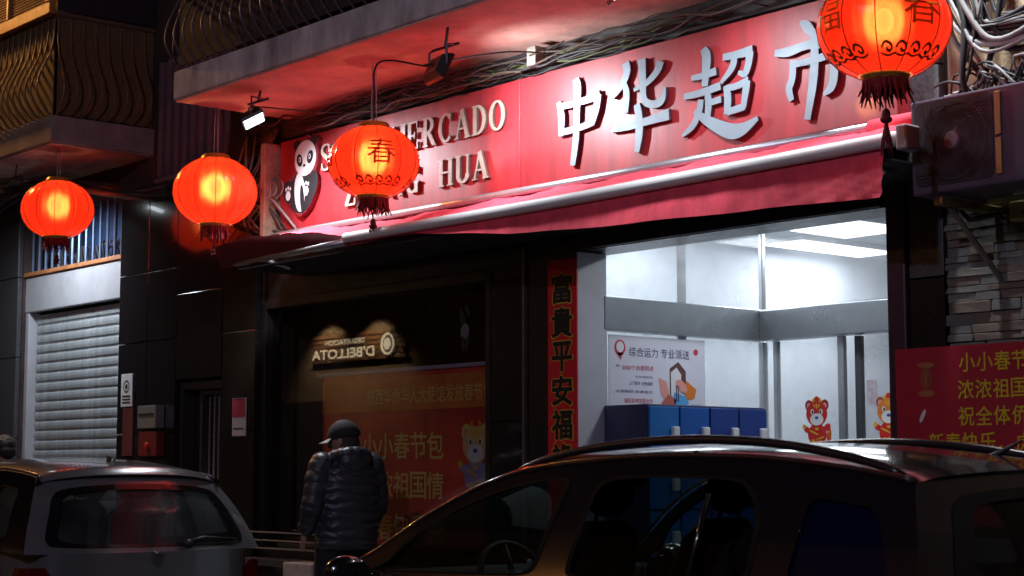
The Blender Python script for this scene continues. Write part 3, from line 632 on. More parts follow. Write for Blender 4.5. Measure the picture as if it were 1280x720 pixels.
c_ = at(1105, 34, Y=6.7); lantern('largest red lantern with gold characters, above the wall air conditioner', c_, .325, .265, 1.7, 17, 2.2)
# ================================================================== floodlights
cool = (.86, .93, 1)
def flood(label, c, aim, power, ang=1.6, mount=4.32, group='floodlights under the balconies', wid=.26, blend=.6):
    t = thing('floodlight', label, 'floodlight', c, group); c = Vector(c); d = (Vector(aim)-c).normalized()
    X = d.cross(Vector((0, 0, 1))).normalized(); Yv = X.cross(d)
    fr_ = lambda u, v, w: c+X*u+Yv*v+d*w
    q = MB(); 
    for (a, b, w) in ((wid/2, .09, 0), (wid/2*.8, .065, -.06)): pass
    V = []
    for (a, b, w) in ((wid/2, .09, 0), (wid/2, .09, -.025), (wid/2*.75, .06, -.07)):
        V += [fr_(-a, -b, w), fr_(a, -b, w), fr_(a, b, w), fr_(-a, b, w)]
    F = [(0, 1, 5, 4), (1, 2, 6, 5), (2, 3, 7, 6), (3, 0, 4, 7), (4, 5, 9, 8), (5, 6, 10, 9), (6, 7, 11, 10), (7, 4, 8, 11), (8, 9, 10, 11)]
    q.add(V, F); q.build('housing', black, t)
    a, b = wid/2-.012, .078
    MB().add([fr_(-a, -b, -.004), fr_(a, -b, -.004), fr_(a, b, -.004), fr_(-a, b, -.004)], [(0, 1, 2, 3)]).build('lens', mat('flood_lens', (.9, .95, 1), .3, emit=(.85, .93, 1, 9)), t)
    top = Vector((c.x, c.y+.05, mount))
    q = MB()
    for s_ in (-1, 1): q.tube([fr_(s_*(wid/2+.012), 0, -.03), fr_(s_*(wid/2+.012), .0, -.03)+Vector((0, 0, .13)), fr_(0, 0, -.03)*.0+Vector((c.x+s_*.1, c.y+.03, c.z+.16))], .008, 6)
    q.tube([(c.x-.14, c.y+.03, c.z+.16), (c.x+.14, c.y+.03, c.z+.16)], .01, 6); q.tube([(c.x, c.y+.03, c.z+.16), top], .01, 6)
    q.build('bracket', black, t)
    MB().tube(cr([c-d*.07, c-d*.2+Vector((0, .1, -.05)), Vector((c.x+.2, c.y+.4, mount-.15)), Vector((c.x+.3, 7.7, mount-.12))], 6), .006, 5).build('cable', blackp, t, True)
    lamp('SPOT', c+d*.03, power, cool, .07, c+d*2, ang*1.1, blend, t)
    return t
flood('lit white floodlight between the bright lantern and the panda emblem', at(318, 152, Y=6.9), (-10.8, 7.4, 2.9), 260, 2.4, blend=1, wid=.34)
flood('black floodlight on a square bracket over the word letters, seen from behind', at(552, 88, Y=6.82), (-8.55, 7.5, 3.68), 180, 2.3, blend=1)
flood('lit floodlight at the far left edge above the roller shutter', at(14, 242, Y=6.95), (-15.9, 7.6, 2.0), 160, 2.4, 4.36)
flood('floodlight beyond the right photo edge shining down the cable wall', (-5.25, 7.35, 5.25), (-5.3, 7.76, 2.0), 430, 1.5, 5.6)
flood('floodlight under the balcony near the right end of the sign', (-6.9, 6.74, 4.14), (-6.6, 7.35, 3.2), 105, 2.3, blend=1)
# ================================================================== cables
cb = [mat('cable_black', (.015, .015, .017), .6), mat('cable_grey', (.2, .19, .18), .7), mat('cable_green', (.08, .11, .035), .7), mat('cable_brown', (.05, .035, .025), .7), mat('cable_white', (.28, .28, .27), .6)]
cbun = thing('cable_bundle', 'untidy bundle of grey, green and black cables running along the wall above the sign', 'cables', (-9, 7.68, 4.2))
for i in range(26):
    x0 = random.uniform(-12.2, -9); x1 = x0+random.uniform(1.5, 4.5); x1 = min(x1, -5.8); P = []; y0 = random.uniform(7.5, 7.68); z0 = random.uniform(4.1, 4.26)
    n = int((x1-x0)/.22)+2
    for k in range(n): P.append((x0+(x1-x0)*k/(n-1), y0+random.uniform(-.03, .03), z0+random.uniform(-.035, .035)))
    MB().tube(cr(P, 3), random.choice([.004, .005, .007, .009]), 5).build('cable', cb[(0, 3, 2, 0, 3, 0, 0, 3)[i % 8]], cbun, True)
MB().cbox(at(665, 90, Y=7.55).x, at(676, 90, Y=7.55).x, 7.5, 7.6, 4.14, 4.27, .006).build('junction_box', mat('junction_white', (.2, .18, .15), .7), cbun)
cb2 = thing('cable_bundle', 'loose loops of pale cable hanging beside the left end of the sign', 'cables', (-12.2, 7.68, 3.9))
for i in range(20):
    x0 = random.uniform(-12.55, -12.0); a = random.uniform(.1, .25); P = [(x0, 7.66, 4.25), (x0+random.uniform(-.1, .15), 7.6, 4.0-.1*random.random()), (x0+random.uniform(-.2, .3), 7.56, 3.7), (x0+random.uniform(-.3, .2), 7.55, 3.45+random.random()*.15), (x0+random.uniform(-.2, .5), 7.6, 3.35), (x0+random.uniform(.0, .5), 7.62, 3.6)]
    MB().tube(cr(P[:random.choice([4, 5, 6])], 6), random.choice([.005, .008, .011]), 5).build('cable', cb[(1, 3, 4, 0, 1)[i % 5]], cb2, True)
cb3 = thing('cable_bundle', 'thick black cable bundle under the upper left balcony', 'cables', (-15.5, 7.6, 4.2))
for i in range(9):
    y0 = random.uniform(7.3, 7.7); P = [(-17.5+k*.45, y0+random.uniform(-.05, .05), 4.05+.18*math.sin(k*.5)+random.uniform(-.04, .04)) for k in range(9)]+[(-13.75, 7.62, 3.9+random.random()*.1), (-13.2, 7.6, 3.75+random.random()*.3)]
    MB().tube(cr(P, 4), random.choice([.012, .02, .03]), 6).build('cable', cb[0], cb3, True)
# loop over the lantern beside the letters
tag(MB().tube(cr([(-9.83, 7.07, 3.86), (-9.83, 7.07, 4.1), (-9.80, 7.06, 4.27), (-9.66, 7.08, 4.30), (-9.3, 7.15, 4.2), (-9.15, 7.3, 4.18)], 8), .007, 6).build('cable_loop', cb[0], None, True), 'single dark cable looping from the balcony underside down to the gold-print lantern', 'cable')
# right wall cable mess
cb4 = thing('cable_bundle', 'big tangle of grey and black cables on the cream wall at the upper right', 'cables', (-4.9, 7.7, 3.8))
c0 = at(1180, 20, Y=7.7)
for i in range(24):       # vertical runs that turn right in a sagging loop
    o_ = random.uniform(0, .34); yy = 7.72-.012*(i % 6); J = lambda a=.03: random.uniform(-a, a)
    P = [(-5.46+o_+J(.01), yy, 5.2), (-5.46+o_+J(), yy, 4.6), (-5.44+o_*.9+J(), yy-.02, 4.1), (-5.32+o_*.7+J(.05), yy-.04, 3.78+o_*.3+J(.05)), (-5.05+J(.05), yy-.05, 3.62+o_*.4+J(.05)), (-4.6, yy-.03, 3.66+o_*.6+J(.06)), (-4.0, yy, 3.85+o_)]
    if i % 4 == 3: P = P[:4]+[(-5.2+J(.1), yy-.05, 3.5+J(.05)), (-5.32+J(.1), yy-.02, 3.4)]
    MB().tube(cr(P, 6), random.choice([.006, .008, .011, .017]), 6).build('cable', cb[(0, 1, 0, 4, 0, 1, 3)[i % 7]], cb4, True)
for i in range(12):
    cx, cz, r = random.uniform(-5.15, -4.5), random.uniform(3.85, 4.35), random.uniform(.12, .34); ph = random.uniform(0, 6)
    MB().tube([(cx+r*(1+.12*math.sin(a*.9+ph))*math.cos(a/12*2*PI+ph), 7.68+.03*math.sin(a), cz+r*(1.1+.1*math.cos(a*.7))*math.sin(a/12*2*PI+ph)) for a in range(0, random.choice([7, 9, 12]))], random.choice([.005, .007, .01]), 6).build('cable', cb[(0, 1, 4, 0)[i % 4]], cb4, True)
for i in range(46):
    x0 = random.uniform(-5.45, -4.4); P = [(x0+k*random.uniform(.05, .11), 7.66+random.uniform(-.07, .05), 3.40+random.uniform(-.08, .13)) for k in range(6)]
    MB().tube(cr(P, 4), random.choice([.004, .006, .008]), 5).build('cable', cb[(1, 4, 3, 0, 0)[i % 5]], cb4, True)
# ================================================================== stone wall at right
stw = thing('stone_wall', 'wall of thin stacked grey stones below the air conditioner', 'wall', (-4.5, 7.8, 0))
MB().box(-5.49, -3.4, YF-.04, YF+.02, .0, 3.3).build('mortar', mat('mortar_dark', (.11, .10, .09), .95), stw)
stm = [mat('stone_%s' % n_, c, .8, ns=(18, .4), bump=(45, .6)) for n_, c in (('pale', (.27, .25, .21)), ('grey', (.19, .18, .17)), ('warm', (.22, .16, .12)))]
sts = []
for i in range(6):
    bm = bmesh.new(); bmesh.ops.create_cube(bm, size=1)
    for v in bm.verts: v.co += Vector([random.uniform(-.05, .05) for _ in range(3)])
    bmesh.ops.bevel(bm, geom=bm.edges[:], offset=.06, segments=1, affect='EDGES')
    me_ = bpy.data.meshes.new('stone'); bm.to_mesh(me_); bm.free(); me_.materials.append(stm[i % 3]); sts.append(me_)
z = 1.9; r_ = 0
while z < 3.25 and len(stw.children) < 298:
    h = random.choice([.035, .042, .05, .06]); x = -5.5+random.uniform(0, .05)
    while x < -3.75:
        w = random.uniform(.12, .3)
        o = MB().build('stone', None, stw, shared=random.choice(sts)); o.scale = (w-.004, random.uniform(.035, .06), h-.003); o.location = Vector((x+w/2, YF-.043, z+h/2))-ORG[stw.name]
        x += w
    z += h
# ================================================================== air conditioner
ac = thing('air_conditioner', 'outdoor air conditioner unit with round fan grille on a wall bracket', 'air conditioner', (-4.85, 7.4, 2.8))
acm = mat('ac_casing', (.075, .06, .10), .5, ns=(4, .2)); acx0, acx1, az0, az1 = -5.30, -4.40, 2.80, 3.29
MB().cbox(acx0, acx1, 7.2, 7.56, az0, az1, .012).build('casing', acm, ac)
gc = at(1193, 186, Y=7.19); gx0, gx1 = acx0+.02, at(1243, 180, Y=7.19).x
def rsq(cx, cz, hx, hz, r, n=7):
    P = []
    for sx, sz, a0 in ((1, 1, 0), (-1, 1, 90), (-1, -1, 180), (1, -1, 270)):
        for k in range(n): a = math.radians(a0+90*k/(n-1)); P.append((cx+sx*(hx-r)+r*math.cos(a), cz+sz*(hz-r)+r*math.sin(a)))
    return P
gm = ((gx0+gx1)/2, (az0+az1)/2)
MB().prism(rsq(gm[0], gm[1]+.01, (gx1-gx0)/2-.01, .215, .04), lambda u, v, d: (u, 7.199-d, v), 0, .004).build('fan_recess', mat('ac_dark', (.025, .018, .028), .6), ac)
q = MB(); hx, hz = (gx1-gx0)/2-.015, .21
for k in range(72):
    a = 2*PI*k/72; P = []
    for j in range(8):
        r = .045+(.36-.045)*j/7; aa = a-1.1*(j/7)**1.0; x, z_ = r*math.cos(aa), r*math.sin(aa)
        if abs(x) > hx or abs(z_) > hz: break
        P.append((gm[0]+x, 7.183, gm[1]+.01+z_))
    if len(P) > 1: q.tube(P, .0022, 4, False)
for r in (.1, .15, .2): q.tube([(gm[0]+r*math.cos(2*PI*k/40), 7.186, gm[1]+.01+r*math.sin(2*PI*k/40)) for k in range(41)], .0025, 4, False)
q.build('fan_grille', mat('ac_grille', (.05, .035, .05), .5), ac)
MB().lathe([(0, -.014), (.04, -.012), (.05, 0)], (gm[0], 7.186, gm[1]+.01), 24, 'y').build('hub', mat('ac_hub', (.17, .12, .17), .5), ac, 'auto')
MB().cbox(gx1+.008, gx1+.04, 7.186, 7.203, az0+.05, az0+.23, .003).cbox(gx1+.008, gx1+.04, 7.186, 7.203, az0+.245, az1-.03, .003).build('side_strip', mat('ochre_strip', (.45, .22, .06), .5), ac)
brk = mat('bracket_ochre', (.22, .15, .05), .6, ns=(12, .5))
for x in (-5.17, -4.6): MB().cbox(x, x+.05, 7.2, 7.78, 2.74, 2.78, .004).build('bracket_arm', brk, ac)
for x in (-5.145, -4.575): MB().tube([(x, 7.3, 2.74), (x, 7.76, 2.38)], .016, 6).build('bracket_strut', mat('bracket_steel', (.25, .22, .2), .5, metal=.4), ac)
MB().cbox(-5.0, -4.9, 7.6, 7.7, 2.68, 2.78, .01).build('valve', mat('brass_valve', (.5, .42, .2), .4, metal=.4), ac)
MB().tube(cr([(-4.9, 7.6, 2.72), (-4.83, 7.58, 2.6), (-4.83, 7.62, 2.45), (-4.9, 7.7, 2.3), (-4.92, 7.74, 2.0)], 6), .018, 8).tube(cr([(-4.78, 7.56, 2.85), (-4.7, 7.5, 2.7), (-4.76, 7.6, 2.5), (-4.85, 7.7, 2.35)], 6), .02, 8).tube(cr([(-5.3, 7.5, 2.9), (-5.22, 7.55, 2.72), (-5.1, 7.5, 2.7), (-5.0, 7.6, 2.73)], 6), .014, 8).build('pipe', blackp, ac, True)
# ================================================================== greeting banner at right
gb = thing('greeting_banner', 'red banner with yellow greeting characters hanging over the stone wall at right', 'banner', (-4.8, 7.65, 1.2))
bp2 = lambda u, v, d=0: (u, 7.655-d+.006*math.sin(u*7+v*3), v)
ztop = at(1118, 437, Y=7.65).z; x0 = at(1118, 437, Y=7.65).x
MB().grid([[bp2(x0+(2.3)*i/40, 1.12+(ztop-1.12)*j/12) for j in range(13)] for i in range(41)]).build('sheet', mat('banner_red', (.42, .012, .03), .55, ns=(3, .2)), gb, True)
yl = mat('yellow_print', (.72, .55, .02), .5)
for s_, px, py, n_ in (('小小春节包', 1198, 465, 5), ('浓浓祖国情', 1197, 499, 5), ('祝全体侨胞', 1198, 532, 5), ('新春快乐，虎年大吉', 1161, 565, 9), ('西班牙华侨华人', 1221, 596, 7)):
    p = at(px, py, Y=7.65); put_chars(s_, bp2, p.x, p.z, n_*.1055, .098, .003, yl, gb, .1)
ic = at(1158, 473, Y=7.65)
decal(gb, [(ellp(ic.x, ic.z+.07, .055, .015), mat('dull_gold', (.4, .14, .05), .6), 2), (ellp(ic.x, ic.z, .04, .06), mat('dull_brown', (.3, .07, .03), .6), 2), (ellp(ic.x, ic.z-.08, .055, .018), mat('dull_gold', (.4, .14, .05), .6), 2), (ellp(ic.x, ic.z, .008, .04), mat('dull_gold', (.4, .14, .05), .6), 3), (ellp(ic.x-.03, ic.z-.2, .012, .04, 16, -.5), wht_p, 2)], bp2)
# ================================================================== supermarket inside
sr = thing('supermarket_room', 'bright white interior of the supermarket behind the open front', 'room', (-6.5, 10, 0))
ww = mat('interior_white', (.66, .71, .77), .7, ns=(1.5, .08))
q = MB(); q.box(-9.5, -3, 15, 15.1, 0, 3.3).box(-9.42, -9.3, 8.15, 15, 0, 3.3).box(-3.1, -3, 8.1, 15, 0, 3.3).box(-9.3, -8.5, 8.0, 8.06, 0, 3.3).box(-5.93, -3.1, YF+.31, YF+.36, 0, 3.3)
q.build('wall', ww, sr)
MB().box(-9.4, -3, 8.12, 15, 3.25, 3.32).build('ceiling', ww, sr); MB().box(-9.4, -3, 7.9, 15, .05, .12).build('floor', mat('grey_floor_tile', (.4, .4, .4), .3), sr)
MB().box(-8.452, -8.435, 7.756, 8.02, .12, 2.87).build('side_panel', mat('lilac_white_panel', (.55, .55, .62), .5, ns=(3, .1)), sr)
# pale shelf units far inside
for (x, y) in ((-6.9, 12.6), (-4.9, 12.9)):
    t = thing('shelf_unit', 'pale half-hidden shelf unit behind the inner glass, %s' % ('near the glass corner' if x < -6 else 'behind the sliding door'), 'shelf', (x, y, .12), 'shelf units in the shop')
    MB().cbox(x-.7, x+.7, y, y+.4, .12, 2.0, .01).build('cabinet', mat('shelf_white', (.62, .66, .68), .5), t)
    for k in range(4): MB().box(x-.72, x+.72, y-.25, y, .4+k*.42, .43+k*.42).build('shelf', mat('shelf_edge', (.4, .44, .48), .4), t)
    for k in range(4):
        q = MB(); u = x-.65
        while u < x+.6:
            w = random.uniform(.06, .14); hh = random.uniform(.12, .3); q.cbox(u, u+w, y-.2, y-.05, .43+k*.42, .43+k*.42+hh, .005); u += w+.01
        q.build('goods', mat('pale_goods', (.55, .6, .55), .6, ns=(6, .4, (.4, .3, .35))), t)
def panel_light(label, x, y, w, l, pw):
    t = thing('ceiling_light', label, 'ceiling light', (x, y, 3.24), 'ceiling light panels')
    MB().cbox(x-w/2-.02, x+w/2+.02, y-l/2-.02, y+l/2+.02, 3.21, 3.248, .004).build('frame', white, t)
    MB().box(x-w/2, x+w/2, y-l/2, y+l/2, 3.203, 3.208).build('diffuser', mat('panel_glow', (1, 1, 1), .5, emit=(.92, .97, 1, 2.5)), t)
    o = lamp('AREA', (x, y, 3.195), pw, (.88, .94, 1), w, (x, y, 0), parent=t, size_y=l)
panel_light('ceiling light panel right inside the entrance', -7.3, 8.9, 1.1, .3, 16)
p = at(1065, 287, Z=3.21); panel_light('ceiling light panel nearer behind the inner glass', p.x, p.y, .65, .65, 19)
p = at(1070, 348, Z=3.21); panel_light('ceiling light panel deeper inside the shop', p.x, p.y, .9, .9, 34)
panel_light('ceiling light panel left of the glass wall', -8.9, 11.0, .4, 1.2, 20)
panel_light('added unseen ceiling light panel brightening the wall behind the left lobby glass', -8.9, 8.9, .3, .9, 12)  # unseen panel added to brighten the wall behind the left glass
# glass vestibule
gv = thing('glass_vestibule', 'glazed inner lobby with a brushed steel transom band and sliding glass door', 'glass partition', (-8.48, 8.05, .12))
steel = mat('brushed_steel_band', (.42, .45, .48), .3, metal=.75, ns=(4, .2)); GX, GY = -8.48, 9.66
q = MB(); q.cbox(GX-.06, GX+.05, 8.0, GY-.0, 2.36, 2.59, .006); q.build('transom_band', steel, gv)
MB().cbox(GX+.052, -5.0, GY-.10, GY+.05, 2.36, 2.58, .006).build('transom_band', steel, gv)
for (x, y) in ((GX, 8.02), (GX, GY)):
    MB().cbox(x-.025, x+.025, y-.025, y+.025, .12, 2.355, .004).cbox(x-.02, x+.02, y-.02, y+.02, 2.6, 3.25, .004).build('post', alu, gv)
for px in (1056, 1071):
    x = at(px, 500, Y=GY).x; MB().cbox(x-.028, x+.028, GY-.04+.06*(px > 1060), GY+.0+.06*(px > 1060), .12, 2.355, .004).build('door_stile', alu if px < 1060 else mat('dark_alu', (.12, .13, .14), .35, metal=.6), gv)
MB().cbox(at(972, 500, Y=GY).x-.02, at(972, 500, Y=GY).x+.02, GY-.02, GY+.02, .12, 2.355, .004).build('door_stile', alu, gv)
gp = glass('lobby_glass', (.98, .985, .99), 1.5, .02, .22, (.84, .86, .90))
MB().box(GX-.004, GX+.004, 8.05, GY-.03, .15, 2.36).build('pane', gp, gv)
MB().box(GX-.004, GX+.004, 8.05, GY-.03, 2.6, 3.24).build('pane', gp, gv)
MB().box(GX+.03, -5.0, GY-.004, GY+.004, 2.6, 3.24).build('pane', gp, gv)
MB().box(GX+.03, at(1056, 500, Y=GY).x, GY-.004, GY+.004, .15, 2.36).build('pane', gp, gv)
MB().box(at(1071, 500, Y=GY).x, -5.0, GY+.05, GY+.058, .15, 2.36).build('pane', gp, gv)
MB().cbox(-9.0, GX-.3, 10.2, 10.5, .12, 1.35, .02).build('counter', mat('pale_counter', (.6, .66, .6), .5), sr)
MB().cbox(-7.9, -5.4, 11.5, 12.0, .12, 1.72, .02).build('counter', mat('pale_counter2', (.5, .56, .57), .5), sr)
# poster on the glass wall
po = thing('delivery_poster', 'white poster with red and dark lettering and boxes drawn on it, above the lockers', 'poster', (GX+.01, 8.2, 1.8))
ya, yb = at(761, 460, X=GX+.01).y, at(881, 460, X=GX+.01).y; zt_ = at(761, 417, X=GX+.01).z-.005; hp = zt_-1.83; wp = yb-ya
PF = lambda u, v, d=0: (GX+.012+d, ya+u*wp, 1.83+v*hp)
MB().box(GX+.006, GX+.011, ya, yb, 1.80, zt_).build('sheet', mat('poster_white', (.74, .74, .84), .5), po)
ink = mat('poster_ink', (.06, .04, .14), .5); pr_ = mat('poster_red', (.6, .04, .1), .5)
q = MB(); put_text(q, '综合运力 专业派送', PF, .2, .72, .63, .13, .001, .01); put_text(q, '海外', PF, .07, .565, .04, .04, .001); put_text(q, '上门取件 全程追踪', PF, .2, .33, .24, .05, .001); put_text(q, '全程跟踪 快速送达', PF, .06, .22, .38, .04, .001)
put_text(q, '欢迎咨询服务热线', PF, .26, .43, .18, .03, .001); q.build('lettering', ink, po, kind='stuff')
q = MB(); put_text(q, '5000个自提网点', PF, .13, .53, .32, .07, .001, .012); put_text(q, '诚招各地加盟合作', PF, .15, .08, .29, .07, .001, .01); q.build('lettering', pr_, po, kind='stuff')
decal(po, [(ellp(.11, .83, .055, .11), pr_, 1), ([(.08, .76), (.14, .76), (.115, .66)], pr_, 1), (ellp(.11, .84, .038, .075), wht_p, 2), (ellp(.9, .83, .025, .045), pr_, 1),
    ([(.5, .45), (.58, .4), (.61, .25), (.6, .1), (.53, .2)], pnk_p, 1), ([(.62, .58), (.71, .68), (.79, .55), (.79, .3), (.62, .2)], mat('poster_brown', (.12, .05, .05), .5), 1), ([(.63, .53), (.69, .6), (.74, .5), (.73, .25), (.63, .2)], wht_p, 2),
    ([(.66, .25), (.78, .2), (.82, .1), (.72, .02), (.66, .1)], mat('poster_blue', (.1, .4, .75), .5), 3), ([(.79, .42), (.9, .3), (.88, .18), (.8, .15), (.77, .25)], org_p, 3), ([(.53, .1), (.6, .22), (.68, .15), (.67, .0), (.55, -.01)], mat('poster_brick', (.5, .13, .1), .5), 3),
    (ellp(.74, .34, .05, .1, 16, .4), pnk_p, 4), ([(.68, .35), (.69, .35), (.69, .12), (.68, .12)], ink, 4), ([(.70, .35), (.71, .35), (.71, .12), (.70, .12)], ink, 4), ([(.84, .02), (.96, .02), (.96, .09), (.84, .09)], mat('poster_lilac', (.45, .45, .6), .5), 1)], PF)
# lockers
lk = thing('parcel_lockers', 'bank of blue parcel lockers with white locks against the lobby glass wall', 'lockers', (-8.2, 8.0, .12))
lx = -8.03; ly0 = 7.995; navy = mat('locker_body', (.035, .045, .11), .4)
MB().cbox(GX+.025, lx, ly0, ly0+1.17, .12, 1.845, .006).build('cabinet', navy, lk)
lb = [mat('locker_blue_%s' % n_, c, .35, ns=(3, .1)) for n_, c in (('sky', (.02, .16, .5)), ('mid', (.015, .1, .42)), ('deep', (.012, .05, .26)))]
cw = 1.165/4; sh1 = {}
for c in range(4):
    for r in range(5):
        m_ = lb[(0, 1, 2, 2)[c]]; key = m_.name
        o = MB().cbox(lx+.001, lx+.018, ly0+.008, ly0+cw-.008, 1.50, 1.83, .004).build('locker_door', m_, lk, shared=sh1.get(key)); sh1[key] = o.data; o.location = (0, c*cw, -r*.343)
        l_ = MB().cbox(lx+.019, lx+.05, ly0+cw-.09, ly0+cw-.03, 1.62, 1.70, .008).build('lock', mat('lock_white', (.75, .77, .8), .3), o, shared=sh1.get('lock')); sh1['lock'] = l_.data
# stickers on the sliding door, couplet on the jamb
ts_ = thing('cub_sticker', 'red smiling tiger cub sticker holding a scroll on the glass beside the lockers', 'sticker', (-7.3, GY-.01, 1.5), 'tiger stickers on the inner glass')
p = at(1020, 533, Y=GY-.02); decal(ts_, cub(p.x, p.z, .36, red_p, red_p, dred_p), lambda u, v, d: (u, GY-.006-d, v))
ts_ = thing('cub_sticker', 'orange tiger cub sticker half hidden by the dark right pillar', 'sticker', (-6.5, GY-.01, 1.5), 'tiger stickers on the inner glass')
p = at(1110, 530, Y=GY-.02); decal(ts_, cub(p.x, p.z, .36, org_p, red_p, mat('print_brown', (.35, .1, .05), .5)), lambda u, v, d: (u, GY-.006-d, v))
nt_ = thing('paper_notice', 'faint printed notice on the sliding glass door', 'notice', (-6.8, GY, 1.9)); p = at(1079, 475, Y=GY); p2 = at(1092, 505, Y=GY)
MB().box(p.x, p2.x, GY+.040, GY+.045, p2.z, p.z).build('sheet', mat('pale_notice', (.6, .6, .68), .6, ns=(20, .3, (.5, .35, .4))), nt_)
cp = thing('couplet', 'tall red spring couplet with black gold-edged brush characters beside the opening', 'couplet', (-8.6, 7.745, 1.3))
ca, cb_ = at(685, 327, Y=7.745), at(721, 327, Y=7.745); wd_ = cb_.x-ca.x
MB().box(ca.x, cb_.x, 7.7425, 7.7475, .95, ca.z).build('sheet', mat('couplet_red', (.78, .02, .035), .5, ns=(3, .15)), cp)
CF = lambda u, v, d=0: (ca.x+u, 7.742-d, v)
for k, ch in enumerate('富貴平安福祿'):
    z0 = at(703, 378+k*42.6, Y=7.745).z
    q = MB(); put_text(q, ch, CF, .04, z0-.006, wd_-.08, .2, .0005, .008, .054); q.build('gold_edge', gold_p, cp)
    q = MB(); put_text(q, ch, CF, .048, z0, wd_-.095, .19, .0035, .008, .032); q.build('lettering', blk_p, cp)
# ================================================================== cars
def lerp_outline(A, B, t): return [(a[0]+(b[0]-a[0])*t, a[1]+(b[1]-a[1])*t) for a, b in zip(A, B)]
def resample(P, n):
    P = np.array(P, float); d = np.r_[0, np.cumsum(np.linalg.norm(np.diff(P, axis=0), axis=1))]
    if d[-1] < 1e-6: return [tuple(P[0])]*n
    return [tuple(np.array([np.interp(x, d, P[:, k]) for k in range(P.shape[1])])) for x in np.linspace(0, d[-1], n, endpoint=False)]
def soften(P, it=3, idx=None):
    P = [np.array(p) for p in P]; n = len(P)
    for _ in range(it):
        P = [(P[i-1]+2*P[i]+P[(i+1) % n])/4 for i in range(n)]
    return [tuple(p) for p in P]
def ring_panel(mb, outer, inner, fn, m=4):
    n = len(outer); base = []
    V = []; F = []
    for j in range(m+1):
        V += [fn(*p) for p in lerp_outline(outer, inner, j/m)]
    F = [(j*n+i, j*n+(i+1) % n, (j+1)*n+(i+1) % n, (j+1)*n+i) for j in range(m) for i in range(n)]
    mb.add(V, F)
def fill_panel(mb, outl, fn, m=8):
    cx, cz = np.mean([p[0] for p in outl]), np.mean([p[1] for p in outl])
    ring_panel(mb, outl, [(cx+(p[0]-cx)*.001, cz+(p[1]-cz)*.001) for p in outl], fn, m)
def car(name, label, X0, Yc, P, paint, glassm, group, trim):
    """P: L length, W half width, belt (s->z), cant (roof side edge, s->z), sA base of the pillar, sT top of the windscreen, rear(z)->s at the corner, roof crown"""
    t = thing(name, label, 'car', (X0+P['L']/2, Yc, 0), group)
    Wd, L = P['W'], P['L']; bs, bz = zip(*P['belt']); cq = cr(P['cant'], 8); cs = [q[0] for q in cq]; cz = [q[1] for q in cq]
    belt = lambda s: float(np.interp(s, bs, bz)); cant = lambda s: float(np.interp(s, cs, cz))
    def Wz(z, s=None):
        w = Wd-P['t1']*max(0, z-P['zb'])-P['t2']*max(0, z-P['zb'])**2
        return w-(.03*((s-L*.5)/(L*.5))**2*Wd if s is not None else 0)
    corner = P['corner']                                  # z -> s of the rear corner
    wrap = P['wrap']
    def SIDE(sgn, off=0): return lambda s, z: (X0+s, Yc+sgn*(Wz(z)+off), z)
    def REAR(off=0): 
        def f(y, z):
            w = Wz(z); k = min(1, abs(y)/w); return (X0+corner(z)+wrap*(1-k**2.6)+off, Yc+y, z)
        return f
    # lower hull: stacked plan rings
    zs = [.20, .24, .34, .5, .62, .74, .84, .9]; n = 96; rings = []
    for zi, z in enumerate(zs+['belt']):
        R_ = []
        for k in range(n):
            a = 2*PI*k/n; ca, sa = math.cos(a), math.sin(a); e = .28
            x = math.copysign(abs(ca)**e, ca); y = math.copysign(abs(sa)**e, sa)
            s = L/2+x*L/2; zz = belt(s) if z == 'belt' else z*min(1, belt(s)/.98) if z > .5 else z
            w = Wd*(1+.012*math.sin(min(1, zz/.9)*PI)) if zz < .8 else Wz(zz)
            ins = .07 if zz < .3 else .02 if zz < .45 else 0
            xe = ins*.6; rear_in = max(0, (L+0-(corner(zz)+wrap)))*(x > 0)*(zz > .6)*abs(x)**8
            front_in = P.get('nose', .12)*max(0, zz-.55)*(x < 0)*abs(x)**8
            R_.append((X0+s-x*xe-rear_in+front_in, Yc+y*(w-ins), zz))
        rings.append(R_)
    V = [p for r in rings for p in r]; m = len(rings)
    F = [(j*n+i, j*n+(i+1) % n, (j+1)*n+(i+1) % n, (j+1)*n+i) for j in range(m-1) for i in range(n)]+[tuple(range(n))]
    MB().add(V, F).build('body', paint, t, True)
    # bonnet
    sA, sT = P['sA'], P['sT']
    G = []
    for i in range(13):
        u = i/12; row = []
        for j in range(15):
            v = -1+2*j/14; s = .06+u*(sA+.12-.06)-.25*(1-v*v)*u+.04*(abs(v)**3)*(1-u)
            w = (Wd-.03)*(1-.12*(1-u)**2); zz = belt(max(0, s))-.0+(.055*(1-v**4))*min(1, u*5+.2)
            row.append((X0+s, Yc+v*w, zz+.002))
        G.append(row)
    MB().grid(G).build('bonnet', paint, t, True)
    crown, bow = P['crown'], P['bow']
    sR = lambda y: None
    # windscreen
    def ws(u, v, off=0):
        s = sA+u*(sT-sA); z = cant(s); w = Wz(z)-.012
        return (X0+s-bow*(1-v*v)-off, Yc+v*w, z+crown*u*(1-v*v)+off)
    q = MB().grid([[ws(i/14, -1+2*j/16) for j in range(17)] for i in range(15)]); q.build('windscreen', glassm, t, True)
    # roof
    z1 = P['roof_rear']; G = []
    for i in range(41):
        u = i/40; row = []
        for j in range(21):
            v = -1+2*j/20; s0 = sT-bow*(1-v*v); zc_ = cant(corner(z1)) 
            s1 = corner(z1)+wrap*(1-abs(v)**2.6); s = s0+u*(s1-s0); sd = sT+u*(corner(z1)-sT); ze = cant(sd) if u < 1 else z1; w = Wz(ze)+.004
            row.append((X0+s, Yc+v*w, ze+crown*(1-abs(v)**2.4)*(1-.35*u**6)+.012*(1-abs(v)**12)))
        G.append(row)
    roof_end = G[-1]
    MB().grid(G).build('roof', P.get('roofm', paint), t, True)
